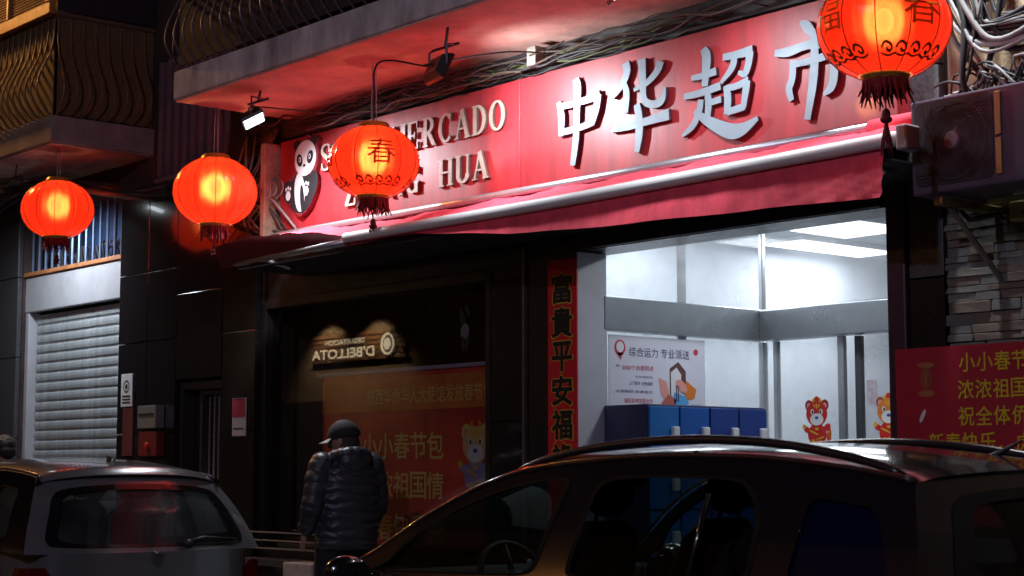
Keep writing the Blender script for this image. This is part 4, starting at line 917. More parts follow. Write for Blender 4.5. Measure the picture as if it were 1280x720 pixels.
    # rear panel round the rear window
    zt_edge = lambda y: z1+crown*(1-abs(y/Wz(z1))**2.4)*.65+.012*(1-abs(y/Wz(z1))**12)
    zb_ = belt(L)
    K = 22; f = REAR()
    wb, wt = Wz(zb_), Wz(z1)
    outer = resample([(-wb+2*wb*i/20, zb_-.0) for i in range(21)], K)+resample([(Wz(zb_+(z1-zb_)*i/10), zb_+(z1-zb_)*i/10) for i in range(11)], K)+resample([(wt-2*wt*i/20, zt_edge(wt-2*wt*i/20)) for i in range(21)], K)+resample([(-Wz(z1-(z1-zb_)*i/10), z1-(z1-zb_)*i/10) for i in range(11)], K)
    rw = P['rwin']; inner = resample([(-rw[0], rw[2]), (0, rw[2]-.012), (rw[0], rw[2])], K)+resample([(rw[0], rw[2]), (rw[1], rw[3]-.03)], K)+resample([(rw[1], rw[3]-.03), (0, rw[3]), (-rw[1], rw[3]-.03)], K)+resample([(-rw[1], rw[3]-.03), (-rw[0], rw[2])], K)
    inner = soften(inner, 14)
    tg = MB(); ring_panel(tg, outer, inner, f, 5); tgo = tg.build('tailgate', P.get('tgm', paint), t, True)
    out2 = [(p[0]*1.0+(1 if p[0] > 0 else -1)*0, p[1]) for p in inner]
    q = MB(); fill_panel(q, lerp_outline(inner, [(0, (rw[2]+rw[3])/2)]*len(inner), -.02), REAR(-.012)); q.build('rear_window', P.get('rglass', glassm), t, True)
    big = lerp_outline(inner, outer, .35); q = MB(); ring_panel(q, big, lerp_outline(inner, [(0, (rw[2]+rw[3])/2)]*len(inner), .02), REAR(.004), 3); q.build('window_surround', P.get('surrm', blackp), t, True)
    # wiper
    wp = P['wiper']; q = MB(); a = REAR(.035)
    q.tube([a(wp[0], wp[2]+.01), a((wp[0]*2+wp[1])/3, wp[2]+.035), a(wp[1], wp[2]+.018)], [.016, .012, .006], 6); q.ell(a(wp[0], wp[2]), (.03, .03, .03)); q.tube([a(wp[0]+.02, wp[2]-.005), a(wp[1], wp[2]+.0)], .006, 6)
    q.build('rear_wiper', blackp, t, True)
    # lamps, plate, emblem, handle strip
    for sg_ in (-1, 1):
        q = MB(); fr = REAR(.012); sd = SIDE(sg_, .008); zt0, zt1 = P['lampz']; rows = []
        for i in range(9):
            z = zt0+(zt1-zt0)*i/8; k = .6+.4*math.sin(PI*(i+.5)/9); row = []
            for j in range(9):
                u = j/8
                if u < .55: y = sg_*(Wz(z)-.17*k*(1-u/.55)); p = fr(y, z)
                else: p = sd(corner(z)-.16*k*(u-.55)/.45, z)
                row.append(p)
            rows.append(row)
        q.grid(rows); o = q.build('tail_light', mat('tail_red', (.10, .002, .002), .12, coat=.8), t, True)
    q = MB(); fr = REAR(.01); q.grid([[fr(-.26+.52*j/8, .52+.11*i/3) for j in range(9)] for i in range(4)]); q.build('number_plate', mat('plate_white', (.6, .6, .6), .5), t)
    if P.get('emblem'):
        q = MB(); fr = REAR(.012); zz = P['emblem']
        for (Pp, w_) in (([(-.01, -.04), (.0, -.01), (.012, .02), (.0, .045)], [.008, .02, .018, .01]), ([(.0, .035), (-.022, .042)], [.016, .01]), ([(.005, .01), (-.028, .022)], .008), ([(.005, -.002), (-.026, -.004)], .008), ([(-.005, -.03), (.02, -.045)], .009), ([(.012, -.01), (.032, .01), (.03, .035)], [.005, .006, .008])):
            out = ribbon(Pp, w_ if hasattr(w_, '__len__') else [w_]*len(Pp), 3); strip_add(q, out, lambda u, v, d: tuple(Vector(fr(.0+u, zz+v))+Vector((d, 0, 0))), 0, .006)
        q.build('emblem', chrome, t)
    # side panels with window holes, pillars between
    for sg_ in (-1, 1):
        fn = SIDE(sg_); 
        wins = P['wins']; seams = P['seams']
        for wi, (oa, ob) in enumerate(zip(seams[:-1], seams[1:])):
            # outer patch between seam oa and ob: ((s bottom),(s top))
            last = wi == len(seams)-2
            bot = resample([(oa[0]+(ob[0]-oa[0])*i/10, belt(oa[0]+(ob[0]-oa[0])*i/10)-.003) for i in range(11)], K)
            ts = [oa[1]+(ob[1]-oa[1])*i/30 for i in range(31)]
            if last:
                rt = [(corner(belt(ob[0])+(z1-belt(ob[0]))*i/10), belt(ob[0])+(z1-belt(ob[0]))*i/10) for i in range(11)]
            else: rt = [(ob[0]+(ob[1]-ob[0])*i/10, belt(ob[0])+(cant(ob[1])-belt(ob[0]))*i/10) for i in range(11)]
            rt = resample(rt, K)
            top = resample([(s, cant(s)) for s in ts][::-1], K)
            lf_ = resample([(oa[1]+(oa[0]-oa[1])*i/10, cant(oa[1])+(belt(oa[0])-cant(oa[1]))*i/10) for i in range(11)], K)
            outer = bot+rt+top+lf_
            q = MB()
            if wins[wi] is None: fill_panel(q, outer, fn, 6)
            else:
                w_ = wins[wi]; m4 = [resample(w_[k], K) for k in range(4)]; inner = soften(m4[0]+m4[1]+m4[2]+m4[3], 6)
                ring_panel(q, outer, inner, fn, 4)
                g = MB(); cxx = (np.mean([p[0] for p in inner]), np.mean([p[1] for p in inner])); fill_panel(g, lerp_outline(inner, [cxx]*len(inner), -.03), SIDE(sg_, -.014)); g.build('side_window', P['gl3'] if wi == 2 and 'gl3' in P else glassm, t, True)
                g = MB(); ring_panel(g, lerp_outline(inner, [cxx]*len(inner), -.035), lerp_outline(inner, [cxx]*len(inner), .02), SIDE(sg_, .003), 1); (g.build('window_seal', trim, t, True) if not (wi == 2 and 'gl3' in P) else None)
            q.build(P['pname'][wi], P.get('pillarm', paint) if wi else paint, t, True)
        # mirror
        mx = P['mirror']; b = Vector(fn(*mx)); q = MB(); c = b+Vector((-.02, sg_*.14, .02)); q.ell(c, (.07, .11, .075), 18, 12); q.tube([b, c-Vector((0, 0, .03))], .022, 8); q.build('wing_mirror', paint, t, True)
        o = MB().add([c+Vector((.068, y, z_)) for y, z_ in ellp(0, 0, .08, .05)], [tuple(range(24))]).build('mirror_glass', chrome, t)
        q = MB().tube([Vector(fn(s, cant(s)))+Vector((0, -sg_*.012, .012)) for s in np.linspace(sA+.03, corner(z1), 44)], .0095, 6); q.build('roof_edge_trim', P.get('edgem', paint), t, True)
        if P.get('rail'):
            a_, b_ = P['rail']; Q = []; R_ = []
            for i in range(41):
                u = i/40; s = a_+(b_-a_)*u; Q.append(Vector(fn(s, cant(s)))+Vector((0, -sg_*.045, .012+.058*max(0, math.sin(PI*u))**.55))); R_.append(.015+.003*math.sin(PI*u))
            q = MB().tube(Q, R_, 10)
            for s in (a_+.05, b_-.05, (a_+b_)/2): q.tube([Vector(fn(s, cant(s)))+Vector((0, -sg_*.045, -.01)), Vector(fn(s, cant(s)))+Vector((0, -sg_*.045, .03))], .012, 6)
            q.build('roof_rail', P['railm'], t, True)
        # wheels
        for ws_ in (P['wheels']):
            c = Vector((X0+ws_, Yc+sg_*(Wd-.10), .31)); w = MB().lathe([(.19, -.1), (.29, -.1), (.31, -.07), (.31, .07), (.29, .105), (.2, .105)], c, 32, 'y').build('wheel', rubber, t, 'auto')
            MB().lathe([(0, .08*sg_), (.06, .09*sg_), (.17, .06*sg_), (.2, .1*sg_), (.2, -.08*sg_)], c, 20, 'y').build('rim', alu, w, 'auto')
            MB().lathe([(0, .008*sg_), (.345, .008*sg_), (.36, .0)], Vector((c.x, Yc+sg_*(Wd+.004), .31)), 32, 'y').build('wheel_arch', rubber, t)
    # cabin
    cabm = mat('cabin_cloth', (.022, .022, .024), .85, ns=(30, .3)); zf = .45
    def seat(sx, y, rake=.22, head=True, back=.62):
        q = MB(); q.ell((X0+sx, Yc+y, .62), (.28, .25, .12), 16, 10)
        P_ = [(X0+sx+.2, Yc+y, .62), (X0+sx+.26, Yc+y, .85), (X0+sx+.36, Yc+y, 1.12)]
        V = []; F = []; n_ = 20
        for p, (a, b) in zip(P_+[(X0+sx+.40, Yc+y, 1.2)], ((.24, .11), (.25, .10), (.22, .075), (.12, .04))): V += [Vector(p)+Vector((b*math.cos(2*PI*k/n_), a*math.copysign(abs(math.sin(2*PI*k/n_))**.6, math.sin(2*PI*k/n_)), 0)) for k in range(n_)]
        F = [(j*n_+i, j*n_+(i+1) % n_, (j+1)*n_+(i+1) % n_, (j+1)*n_+i) for j in range(3) for i in range(n_)]+[tuple(range(3*n_, 4*n_))]
        q.add(V, F); o = q.build('seat', cabm, t, True)
        if head:
            h = MB(); h.ell((X0+sx+.42, Yc+y, 1.32), (.06, .145, .105), 18, 12); h.tube([(X0+sx+.4, Yc+y-.06, 1.15), (X0+sx+.42, Yc+y-.06, 1.28)], .008, 6).tube([(X0+sx+.4, Yc+y+.06, 1.15), (X0+sx+.42, Yc+y+.06, 1.28)], .008, 6); h.build('headrest', cabm, o, True)
    for y in (-.37, .37): seat(P['fseat'], y)
    for y in (-.36, .36): seat(P['rseat'], y, head=P.get('rhead', True))
    MB().cbox(X0+sA+.0, X0+sA+.42, Yc-Wd+.1, Yc+Wd-.1, .6, P['dash'], .05).build('dashboard', cabm, t, 'auto')
    sw = MB(); c = Vector((X0+P['wheel_s'], Yc-.37, P['wheel_z'])); tl_ = Matrix.Rotation(math.radians(65), 3, 'Y')
    rp = [c+tl_ @ Vector((.185*math.cos(2*PI*k/36), .185*math.sin(2*PI*k/36), 0)) for k in range(37)]
    sw.tube(rp, .015, 8, False); sw.ell(c, (.05, .07, .06))
    for a in (0, PI/2, PI, ): sw.tube([c, c+tl_ @ Vector((.18*math.cos(a+PI/2), .18*math.sin(a+PI/2), 0))], .014, 6)
    sw.build('steering_wheel', blackp, t, True)
    MB().box(X0+sA+.1, X0+corner(.8), Yc-Wd+.14, Yc+Wd-.14, .3, .34).build('floor', rubber, t)
    MB().cbox(X0+sT-.06, X0+sT-.03, Yc-.1, Yc+.1, cant(sT)-.06, cant(sT)+.0, .01).build('rear_view_mirror', blackp, t)
    ax, ay, az = P['antenna']; q = MB(); q.tube([(X0+ax, Yc+ay, az-.02), (X0+ax+.02, Yc+ay, az+.02), (X0+ax+P['ant'][0], Yc+ay, az+P['ant'][1])], [.022, .016, .003], 8); q.build('antenna', blackp, t, True)
    return t, belt, cant, corner, SIDE, REAR
blackpaint = mat('car_paint_black', (.010, .007, .009), .18, coat=1, spec=.6, ns=(3, .2))
tint = glass('car_glass', (.34, .40, .39), 1.5); privacy = mat('privacy_glass', (.002, .003, .018), .06, coat=1)
X0 = -7.55; k_ = lambda x: x-X0
cantb = [(1.05, .90), (1.2, .975), (k_(-6.187), 1.051), (k_(-5.979), 1.177), (k_(-5.731), 1.299), (k_(-5.476), 1.383), (k_(-5.207), 1.426), (k_(-4.849), 1.447), (k_(-4.508), 1.452), (k_(-4.104), 1.438), (k_(-3.727), 1.402), (k_(-3.45), 1.362), (k_(-3.2), 1.32)]
beltb = [(0, .72), (.3, .8), (.8, .88), (1.2, .93), (2, .95), (3, .975), (3.8, 1.0), (4.3, 1.0)]
def tp(a, b, dz): 
    cq = cr(cantb, 8); return [(s, float(np.interp(s, [q[0] for q in cq], [q[1] for q in cq]))-dz) for s in np.linspace(a, b, 12)]
PB = dict(L=4.36, W=.86, zb=.95, t1=.40, t2=.25, belt=beltb, cant=cantb, sA=1.12, sT=k_(-5.40), crown=.055, bow=.16, wrap=.10, roof_rear=1.362,
    corner=lambda z: 4.26-.30*max(0, z-.95)-.15*max(0, z-1.2) if z > .5 else 4.26, rwin=(.60, .50, 1.05, 1.33), wiper=(0, .4, 1.06), lampz=(.60, .86),
    seams=[(1.13, 1.13), (2.56, 2.58), (3.60, 3.56), (4.245, k_(-3.45))], pname=['front_door', 'rear_door', 'quarter_panel'],
    wins=[[[(1.36, .975), (2.42, 1.0)], [(2.42, 1.0), (2.44, 1.385)], tp(2.44, 1.50, .052), [(1.49, 1.02), (1.36, .975)]],
          [[(2.62, 1.0), (3.53, 1.03)], [(3.53, 1.03), (3.50, 1.25)], tp(3.44, 2.62, .07), [(2.62, 1.36), (2.62, 1.0)]],
          [[(3.70, 1.04), (4.12, 1.06)], [(4.12, 1.06), (4.02, 1.24)], tp(4.0, 3.70, .10), [(3.70, 1.3), (3.70, 1.04)]]],
    mirror=(1.42, .95), rail=(k_(-5.50), k_(-3.52)), railm=mat('rail_black', (.02, .015, .018), .25), wheels=(.85, 3.5), fseat=1.95, rseat=2.85, dash=.96, wheel_s=1.78, wheel_z=.92, antenna=(k_(-3.75), .2, 1.43), ant=(.16, .085), gl3=privacy, edgem=mat('edge_strip', (.05, .02, .02), .15, coat=1), surr=True)
trim = mat('window_seal', (.004, .004, .004), .7, spec=.1)
cB, *_ = car('estate_car', 'black estate car with roof rails parked closest to the camera', X0, 5.3, PB, blackpaint, tint, 'cars parked along the kerb', trim)
# division bar in the rear door window, parcel and belt
for sg_ in (-1, 1): MB().tube([(X0+3.27, 5.3+sg_*.845, 1.02), (X0+3.245, 5.3+sg_*.70, 1.32)], .012, 6).build('window_divider', blackpaint, cB, True)
MB().cbox(X0+1.25, X0+1.45, 5.45, 5.65, .96, .985, .008).build('paper_on_dashboard', paper, None)
tag(bpy.data.objects['paper_on_dashboard'], 'folded white paper lying on the dashboard of the black car', 'paper')
# silver hatchback
silv = mat('car_paint_silver', (.19, .2, .21), .25, metal=.5, coat=1, ns=(4, .12))
X1 = -13.75; q_ = lambda x: x-X1
cants = [(.95, .88), (1.15, .96), (1.4, 1.1), (1.7, 1.25), (2.0, 1.355), (2.3, 1.40), (2.7, 1.415), (3.1, 1.405), (3.45, 1.375), (3.65, 1.34), (3.8, 1.30)]
belts = [(0, .7), (.4, .8), (1.0, .88), (2, .9), (3, .91), (3.95, .9)]
def tps(a, b, dz): return [(s, float(np.interp(s, [c[0] for c in cants], [c[1] for c in cants]))-dz) for s in np.linspace(a, b, 12)]
sglass = glass('car_glass_rear', (.36, .42, .41), 1.5, .015, .22, (.34, .37, .38))
PS = dict(L=3.95, W=.83, zb=.90, t1=.28, t2=.35, belt=belts, cant=cants, sA=1.02, sT=2.02, crown=.075, bow=.16, wrap=.13, roof_rear=1.325,
    corner=lambda z: 3.82-.50*max(0, z-.90)-.25*max(0, z-1.15), rwin=(.66, .53, .955, 1.30), wiper=(.22, .62, .945), lampz=(.56, .82), pillarm=blackpaint, surrm=blackpaint, surr=True,
    seams=[(1.03, 1.03), (2.2, 2.2), (3.0, 2.95), (3.81, 3.62)], pname=['front_door', 'rear_door', 'quarter_panel'],
    wins=[[[(1.4, .93), (2.14, .94)], [(2.14, .94), (2.14, 1.34)], tps(2.12, 1.68, .07), [(1.62, 1.14), (1.4, .93)]],
          [[(2.28, .94), (2.9, .95)], [(2.9, .95), (2.86, 1.32)], tps(2.86, 2.28, .07), [(2.28, 1.33), (2.28, .94)]],
          [[(3.08, .97), (3.5, 1.0)], [(3.5, 1.0), (3.4, 1.22)], tps(3.4, 3.08, .09), [(3.08, 1.31), (3.08, .97)]]],
    mirror=(1.3, .93), wheels=(.75, 3.2), fseat=1.75, rseat=2.65, dash=.95, wheel_s=1.5, wheel_z=.92, antenna=(q_(-10.45), -.02, 1.475), ant=(-.02, .04), emblem=.86)
cS, *_ = car('hatchback_car', 'silver hatchback with its rear window and wiper towards the camera, parked at left', X1, 5.4, PS, silv, sglass, 'cars parked along the kerb', trim)
# ================================================================== people
def remeshed(name, mb, voxel, m, parent, smooth=4, **k):
    me = bpy.data.meshes.new(name); me.from_pydata([tuple(Vector(v)) for v in mb.v], [], mb.f)
    o = bpy.data.objects.new(name, me); C.objects.link(o)
    r = o.modifiers.new('r', 'REMESH'); r.mode = 'VOXEL'; r.voxel_size = voxel
    s = o.modifiers.new('s', 'SMOOTH'); s.iterations = smooth; s.factor = .5
    me2 = bpy.data.meshes.new_from_object(o.evaluated_get(bpy.context.evaluated_depsgraph_get())); me2.name = name
    bpy.data.objects.remove(o); me2.materials.clear(); me2.materials.append(m); me2.polygons.foreach_set('use_smooth', [True]*len(me2.polygons))
    o = bpy.data.objects.new(name, me2); C.objects.link(o); o.parent = parent; ORG[o.name] = ORG[parent.name]; return o
def loft(mb, secs, n=28):
    """secs: (centre, rx, ry, rotation z)"""
    V = []
    for c, rx, ry, rz in secs:
        for k in range(n):
            a = 2*PI*k/n; x, y = rx*math.cos(a), ry*math.sin(a); V.append((c[0]+x*math.cos(rz)-y*math.sin(rz), c[1]+x*math.sin(rz)+y*math.cos(rz), c[2]))
    m = len(secs); F = [(j*n+i, j*n+(i+1) % n, (j+1)*n+(i+1) % n, (j+1)*n+i) for j in range(m-1) for i in range(n)]+[tuple(range(n))[::-1], tuple(range((m-1)*n, m*n))]
    mb.add(V, F)
skin = mat('skin', (.42, .22, .15), .5, ns=(20, .15)); trous = mat('dark_trousers', (.012, .012, .018), .8, ns=(10, .3)); shoe = mat('dark_shoe', (.02, .018, .018), .5)
def person(label, loc, rz, headturn, jacket_m, cap, puffer=True, hood=True, hgt=1.0):
    """local frame: the person faces +x, left is +y"""
    t = thing('person', label, 'person', loc)
    t.rotation_euler.z = rz; t.scale = (hgt*1.08, hgt*1.09, hgt); ORG[t.name] = Vector()
    HR = Matrix.Rotation(headturn, 3, 'Z') @ Matrix.Rotation(math.radians(12), 3, 'Y'); hc = Vector((.045, 0, 1.60)); H = lambda x, y, z: hc+HR @ Vector((x, y, z))
    b = MB()
    hips = {1: (.0, .095, .92), -1: (.0, -.095, .92)}; knee = {1: (.10, .10, .50), -1: (.04, -.10, .49)}; ank = {1: (.17, .11, .10), -1: (-.22, -.1, .14)}
    for s in (1, -1):
        b.tube(cr([hips[s], knee[s], ank[s]], 6), [.095, .09, .085, .08, .07, .065, .06, .058, .055, .05, .045, .042, .04], 14)
        toe = Vector(ank[s])+Vector((.16, .01*s, -.06 if s > 0 else -.10)); b.tube([Vector(ank[s])+Vector((-.04, 0, -.04)), Vector(ank[s])+Vector((.06, 0, -.05)), toe], [.04, .042, .03], 10)
    loft(b, [((0, 0, .88), .11, .16, 0), ((.0, 0, 1.0), .11, .155, 0), ((.0, 0, 1.2), .11, .16, 0), ((.01, 0, 1.38), .10, .18, 0), ((.015, 0, 1.44), .07, .11, 0), ((.02, 0, 1.47), .055, .06, 0)])
    b.tube([(.015, 0, 1.42), (.03, 0, 1.50), (.04, 0, 1.58)], [.062, .056, .058], 16)
    b.ell(H(0, 0, .02), (.098, .076, .118), 24, 18, HR); b.ell(H(.045, 0, -.065), (.05, .05, .055), 16, 12, HR); b.ell(H(-.02, 0, .03), (.09, .079, .09), 20, 14, HR)
    b.tube([H(.09, 0, .02), H(.115, 0, -.022), H(.10, 0, -.035)], [.012, .017, .012], 10)
    for s in (1, -1): b.ell(H(-.005, s*.078, -.008), (.018, .01, .032), 10, 8, HR); b.ell(H(.088, s*.03, .022), (.012, .018, .012), 8, 6, HR)
    b.tube([H(.094, -.022, -.062), H(.1, 0, -.06), H(.094, .022, -.062)], [.006, .009, .006], 8)
    arms = {1: [(.0, .20, 1.40), (-.02, .265, 1.14), (.05, .285, .92)], -1: [(.0, -.20, 1.40), (.03, -.26, 1.14), (.15, -.25, .93)]}
    for s in (1, -1):
        A = arms[s]; b.tube(cr(A, 6), [.055, .052, .05, .048, .046, .043, .042, .04, .037, .034, .031, .028, .026], 12)
        w = Vector(A[2]); dn = (w-Vector(A[1])).normalized(); b.ell(w+dn*.045, (.03, .018, .048), 12, 10)
        for k, (off, ln_) in enumerate(((-.022, .066), (-.008, .076), (.008, .072), (.022, .058))):
            p0 = w+dn*.08+Vector((off, 0, 0)); p1 = p0+dn*ln_*.5+Vector((.004, -s*.008, 0)); p2 = p1+dn*ln_*.4+Vector((.0, -s*.022, .004)); b.tube([p0-dn*.02, p0, p1, p2], [.0095, .0095, .0085, .007], 8)
        b.tube([w+dn*.02+Vector((.022, 0, 0)), w+dn*.055+Vector((.042, -s*.012, 0)), w+dn*.09+Vector((.04, -s*.025, 0))], [.012, .0105, .008], 8)
    remeshed('body', b, .005, skin, t, 3)
    # trousers, shoes
    q = MB()
    for s in (1, -1):
        q.tube(cr([(hips[s][0], hips[s][1], .96), knee[s], (ank[s][0]-.01, ank[s][1], ank[s][2]+.0)], 6), [.125, .12, .112, .105, .098, .093, .09, .088, .085, .082, .078, .076, .076], 16)
    loft(q, [((0, 0, .84), .125, .19, 0), ((0, 0, 1.0), .135, .185, 0)]); remeshed('trousers', q, .012, trous, t, 5)
    for s in (1, -1):
        q = MB(); a = Vector(ank[s]); toe = a+Vector((.18, .012*s, -.062 if s > 0 else -.1)); q.tube([a+Vector((-.06, 0, -.05)), a+Vector((.03, 0, -.045)), a+Vector((.1, 0, -.06)), toe], [.045, .052, .048, .034], 12); q.build('shoe', shoe, t, True)
    # jacket: puffed horizontal quilting
    q = MB(); secs = []; n = 90
    prof = [(.80, .150, .215), (.84, .165, .235), (.95, .165, .235), (1.10, .160, .230), (1.25, .165, .238), (1.34, .16, .232), (1.40, .14, .205), (1.45, .11, .15), (1.49, .085, .10)]
    for i in range(n+1):
        z = .80+(.69)*i/n; rx = np.interp(z, [p[0] for p in prof], [p[1] for p in prof]); ry = np.interp(z, [p[0] for p in prof], [p[2] for p in prof])
        secs.append(((-.005-.02*math.sin(PI*(z-.8)/.69), 0, z), rx*.97, ry*.95, 0))
    V = []; nn_ = 56
    for (c, rx, ry, _), i in zip(secs, range(n+1)):
        for k in range(nn_):
            a = 2*PI*k/nn_; z = c[2]; zz = z+.010*math.sin(2*a+1)+.006*math.sin(5*a+z*30)+.008*math.sin(a*3+2)
            pf = ((.017+.006*math.sin(a*4+int((zz-.8)/.068)*2.1))*abs(math.sin(PI*(zz-.80)/.068))**.6-.012) if puffer and z < 1.43 else 0
            pf += .006*math.sin(a*9+z*55)*math.sin(z*40+a*2) if puffer else 0
            V.append((c[0]+(rx+pf)*math.cos(a), (ry+pf)*math.sin(a), z))
    m_n = len(secs); q.add(V, [(j*nn_+i, j*nn_+(i+1) % nn_, (j+1)*nn_+(i+1) % nn_, (j+1)*nn_+i) for j in range(m_n-1) for i in range(nn_)]+[tuple(range(nn_))[::-1], tuple(range((m_n-1)*nn_, m_n*nn_))])
    for s in (1, -1):
        A = cr([(arms[s][0][0]-.01, s*.15, 1.405)]+[(a[0], a[1], a[2]) for a in arms[s]], 26); R_ = []
        for i, p in enumerate(A):
            u = i/(len(A)-1); R_.append(np.interp(u, [0, .2, .4, .7, 1], [.085, .098, .09, .08, .056])+((.009+.004*math.sin(i*.37))*abs(math.sin(PI*u*10+.5*math.sin(u*9)))**.6-.008 if puffer else 0))
        q.tube(A, R_, 20)
    if hood:
        for a in range(10):
            an = math.radians(60+a*24); q.ell((-.0+.11*math.cos(an)-.015, .115*math.sin(an), 1.475+.035*(-math.cos(an))), (.055, .055, .05), 12, 8)
        q.ell((-.11, 0, 1.44), (.075, .12, .10), 18, 12); q.ell((-.10, 0, 1.52), (.05, .10, .04), 18, 12)
    else: q.lathe([(.06, 1.52), (.085, 1.52), (.09, 1.44), (.06, 1.44)], (0, 0, 0), 20)
    remeshed('jacket', q, .0075, jacket_m, t, 2)
    if cap:
        cm = mat('cap_black', (.011, .011, .014), .8, ns=(40, .3)); q = MB(); V = []
        cf = lambda x, y, z: H(x*1.0, y, z)
        G = [[cf(-.012+(.118)*math.cos(a)*math.sin(tt), .098*math.sin(a)*math.sin(tt), .035+.125*math.cos(tt)) for a in [2*PI*k/32 for k in range(33)]] for tt in [PI/2*1.06*i/10+.001 for i in range(11)]]
        q.grid(G); c_ = q.build('cap', cm, t, True)
        q = MB(); G = []
        for i in range(7):
            row = []
            for j in range(13):
                a = math.radians(-58+116*j/12); r = .106+.085*(i/6)*math.cos(a*.9)**.7; row.append(cf(-.012+r*math.cos(a), r*.83*math.sin(a), .034-.02*(i/6)-.025*(math.sin(a))**2*(i/6)))
            G.append(row)
        q.grid(G); q.grid([[ (p[0], p[1], p[2]+.005) for p in r] for r in G]); q.build('peak', mat('cap_peak', (.30, .31, .33), .5), c_, True)
        MB().ell(cf(-.012, 0, .162), (.009, .009, .006)).build('button', cm, c_, True)
        q = MB(); G = [[cf(-.008+(.103)*math.cos(a), .083*math.sin(a), z_) for a in [math.radians(100+160*k/16) for k in range(17)]] for z_ in (.03, .0, -.03, -.05)]; q.grid(G); q.build('hair', mat('hair_dark', (.03, .022, .018), .7), t, True)
    else:
        q = MB(); q.ell(H(-.02, 0, .05), (.11, .096, .105), 20, 14, HR); q.ell(H(-.05, 0, -.01), (.075, .088, .09), 20, 14, HR)
        for k in range(60):
            a = random.uniform(0, 2*PI); tt = random.uniform(0, 1.5); q.ell(H(-.02+.1*math.cos(a)*math.sin(tt), .09*math.sin(a)*math.sin(tt), .05+.1*math.cos(tt)), (.022, .02, .018), 6, 5)
        remeshed('hair', q, .008, mat('hair_dark', (.03, .022, .018), .7, bump=(90, .8)), t, 1)
    return t
jk = mat('puffer_slate', (.028, .033, .045), .42, ns=(10, .25), bump=(60, .25))
pp = at(433, 600, Y=6.95)
person('man in a dark quilted hooded jacket and black cap walking away past the dark window', (pp.x, 6.95, .12), PI-.10, math.radians(38), jk, True, hgt=.935)
pp = at(8, 560, Y=7.0)
person('dark-haired passer-by at the far left, only the head visible behind the silver car', (pp.x, 7.0, .12), PI+.1, math.radians(10), mat('coat_black', (.02, .02, .022), .8, bump=(40, .3)), False, False, False, .925)
# ================================================================== other side of the street (seen reflected in the dark window)
ob = thing('opposite_building', 'pale stone building across the street carrying the lit wooden sign', 'building', (-16, -3.6, 0))
MB().box(-40, 16, -4.2, -3.62, 0, 11).build('wall', mat('opposite_stone', (.13, .10, .07), .85, ns=(1.2, .3), bump=(8, .4)), ob)
for x in (-30, -24, -11, -4, 3): 
    MB().box(x, x+1.6, -3.62, -3.60, .2, 2.8).build('door', mat('dark_door', (.03, .025, .02), .4), ob); MB().box(x, x+1.2, -3.62, -3.60, 4.6, 6.6).build('window', mat('dark_door', (.03, .03, .03), .2), ob)
VY = 2*(YF+.05)+3.55
va, vb = at(388, 460, Y=VY), at(508, 405, Y=VY)
ws_ = thing('wooden_sign', 'lit wooden plank shop sign across the street, mirrored in the dark window', 'shop sign', ((va.x+vb.x)/2, -3.55, va.z))
x0, x1, z0, z1_ = va.x, vb.x, va.z+.05, vb.z-.05
pl = mat('sign_plank', (.10, .05, .025), .6, ns=(5, .5), bump=(20, .4))
for k in range(6): MB().cbox(x0+random.uniform(0, .1), x1-random.uniform(0, .1), -3.60, -3.55+random.uniform(0, .02), z0+(z1_-z0)*k/6+.01, z0+(z1_-z0)*(k+1)/6-.01, .01).build('plank', pl, ws_)
bf = lambda u, v, d=0: (x1-u, -3.51+d, v)
lw = mat('sign_letter_lit', (.85, .8, .65), .5, emit=(1, .85, .6, 3)); w_ = x1-x0; hh = z1_-z0
q = MB(); put_text(q, "D'BELLOTA", bf, w_*.30, z0+hh*.15, w_*.66, hh*.34, .01, .008, 1); q.build('lettering', lw, ws_)
q = MB(); put_text(q, "DEGUSTACION", bf, w_*.40, z0+hh*.62, w_*.42, hh*.16, .01, .008, 1); q.build('lettering', lw, ws_)
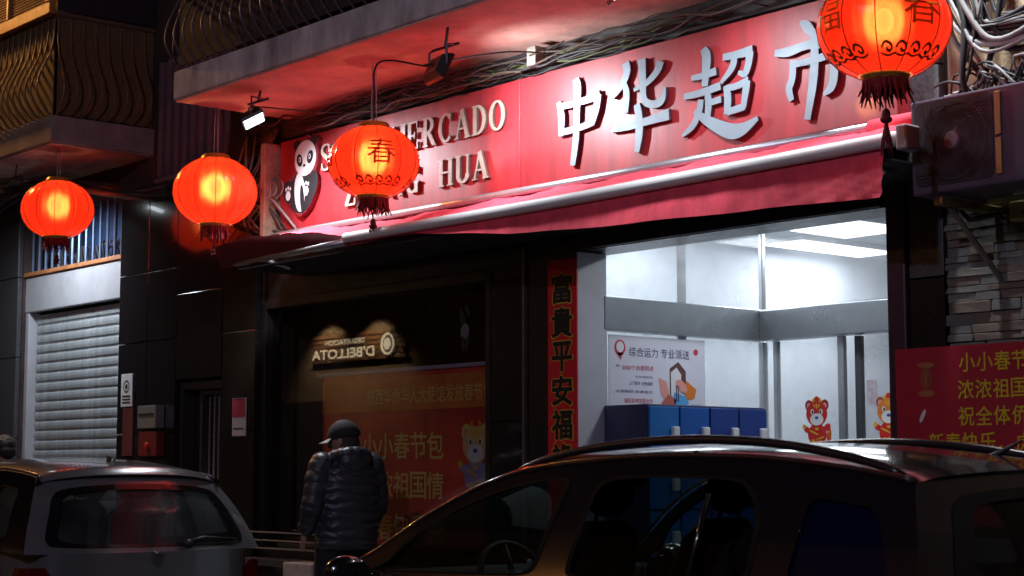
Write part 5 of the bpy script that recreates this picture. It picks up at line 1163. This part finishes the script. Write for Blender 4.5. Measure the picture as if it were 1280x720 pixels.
q = MB(); q.lathe([(hh*.30, 0), (hh*.36, .01), (hh*.36, .02), (hh*.30, .02)], (x1-w_*.17, -3.52, z0+hh*.5), 28, 'y'); q.lathe([(0, .02), (hh*.2, .02)], (x1-w_*.17, -3.52, z0+hh*.5), 20, 'y'); q.build('round_emblem', lw, ws_)
for fx in (.2, .7):
    xx = x0+w_*fx; f_ = thing('sign_lamp', 'warm arm lamp over the %s of the wooden sign across the street' % ('left part' if fx > .5 else 'right part'), 'lamp', (xx, -3.1, z1_+.35), 'arm lamps over the wooden sign')
    MB().tube([(xx, -3.6, z1_+.3), (xx, -3.2, z1_+.42), (xx, -3.05, z1_+.38)], .012, 6).build('arm', black, f_); MB().lathe([(.03, .06), (.09, -.03)], (xx, -3.05, z1_+.34), 16).build('shade', black, f_)
    lamp('SPOT', (xx, -3.05, z1_+.3), 420, (1, .72, .4), .05, (xx, -3.5, z0), 1.9, .7, f_)
# ================================================================== sodium street lamp up the street
def street_lamp(label, x, y, z, p, col, mn, dy):
    t = thing('street_lamp', label, 'street lamp', (x, y, 0), 'street lamps')
    MB().lathe([(.12, 0), (.11, .4), (.07, .6), (.045, z-.2), (.04, z)], (x, y+dy, 0), 16).build('pole', iron, t, True)
    MB().tube(cr([(x, y+dy, z-.1), (x, y+dy*.66, z+.12), (x, y, z+.1)], 5), .03, 8).build('arm', iron, t, True)
    MB().lathe([(.0, .12), (.1, .1), (.2, .02), (.19, 0)], (x, y+.1, z), 20).build('head', iron, t, 'auto'); MB().lathe([(0, -.06), (.1, -.04), (.17, .0)], (x, y+.1, z), 20).build('lens', mat(mn, col, .5, emit=(*col, 16)), t, True)
    lamp('POINT', (x, y+.1, z-.15), p, col, .14, parent=t)
street_lamp('tall street lamp with orange light beyond the left photo edge', -19.5, 5.6, 7.5, 750, (1, .42, .10), 'sodium_glow', 1.0)
street_lamp('added unseen street lamp behind the camera giving pale lilac fill light', -3.5, -2.2, 6.8, 620, (.74, .72, 1), 'lilac_glow', -.9)  # unseen lamp, added as cool fill over the whole facade
street_lamp('second orange street lamp across the road, outside the photo', -13.5, -2.3, 6.2, 65, (1, .42, .10), 'sodium_glow', -.9)
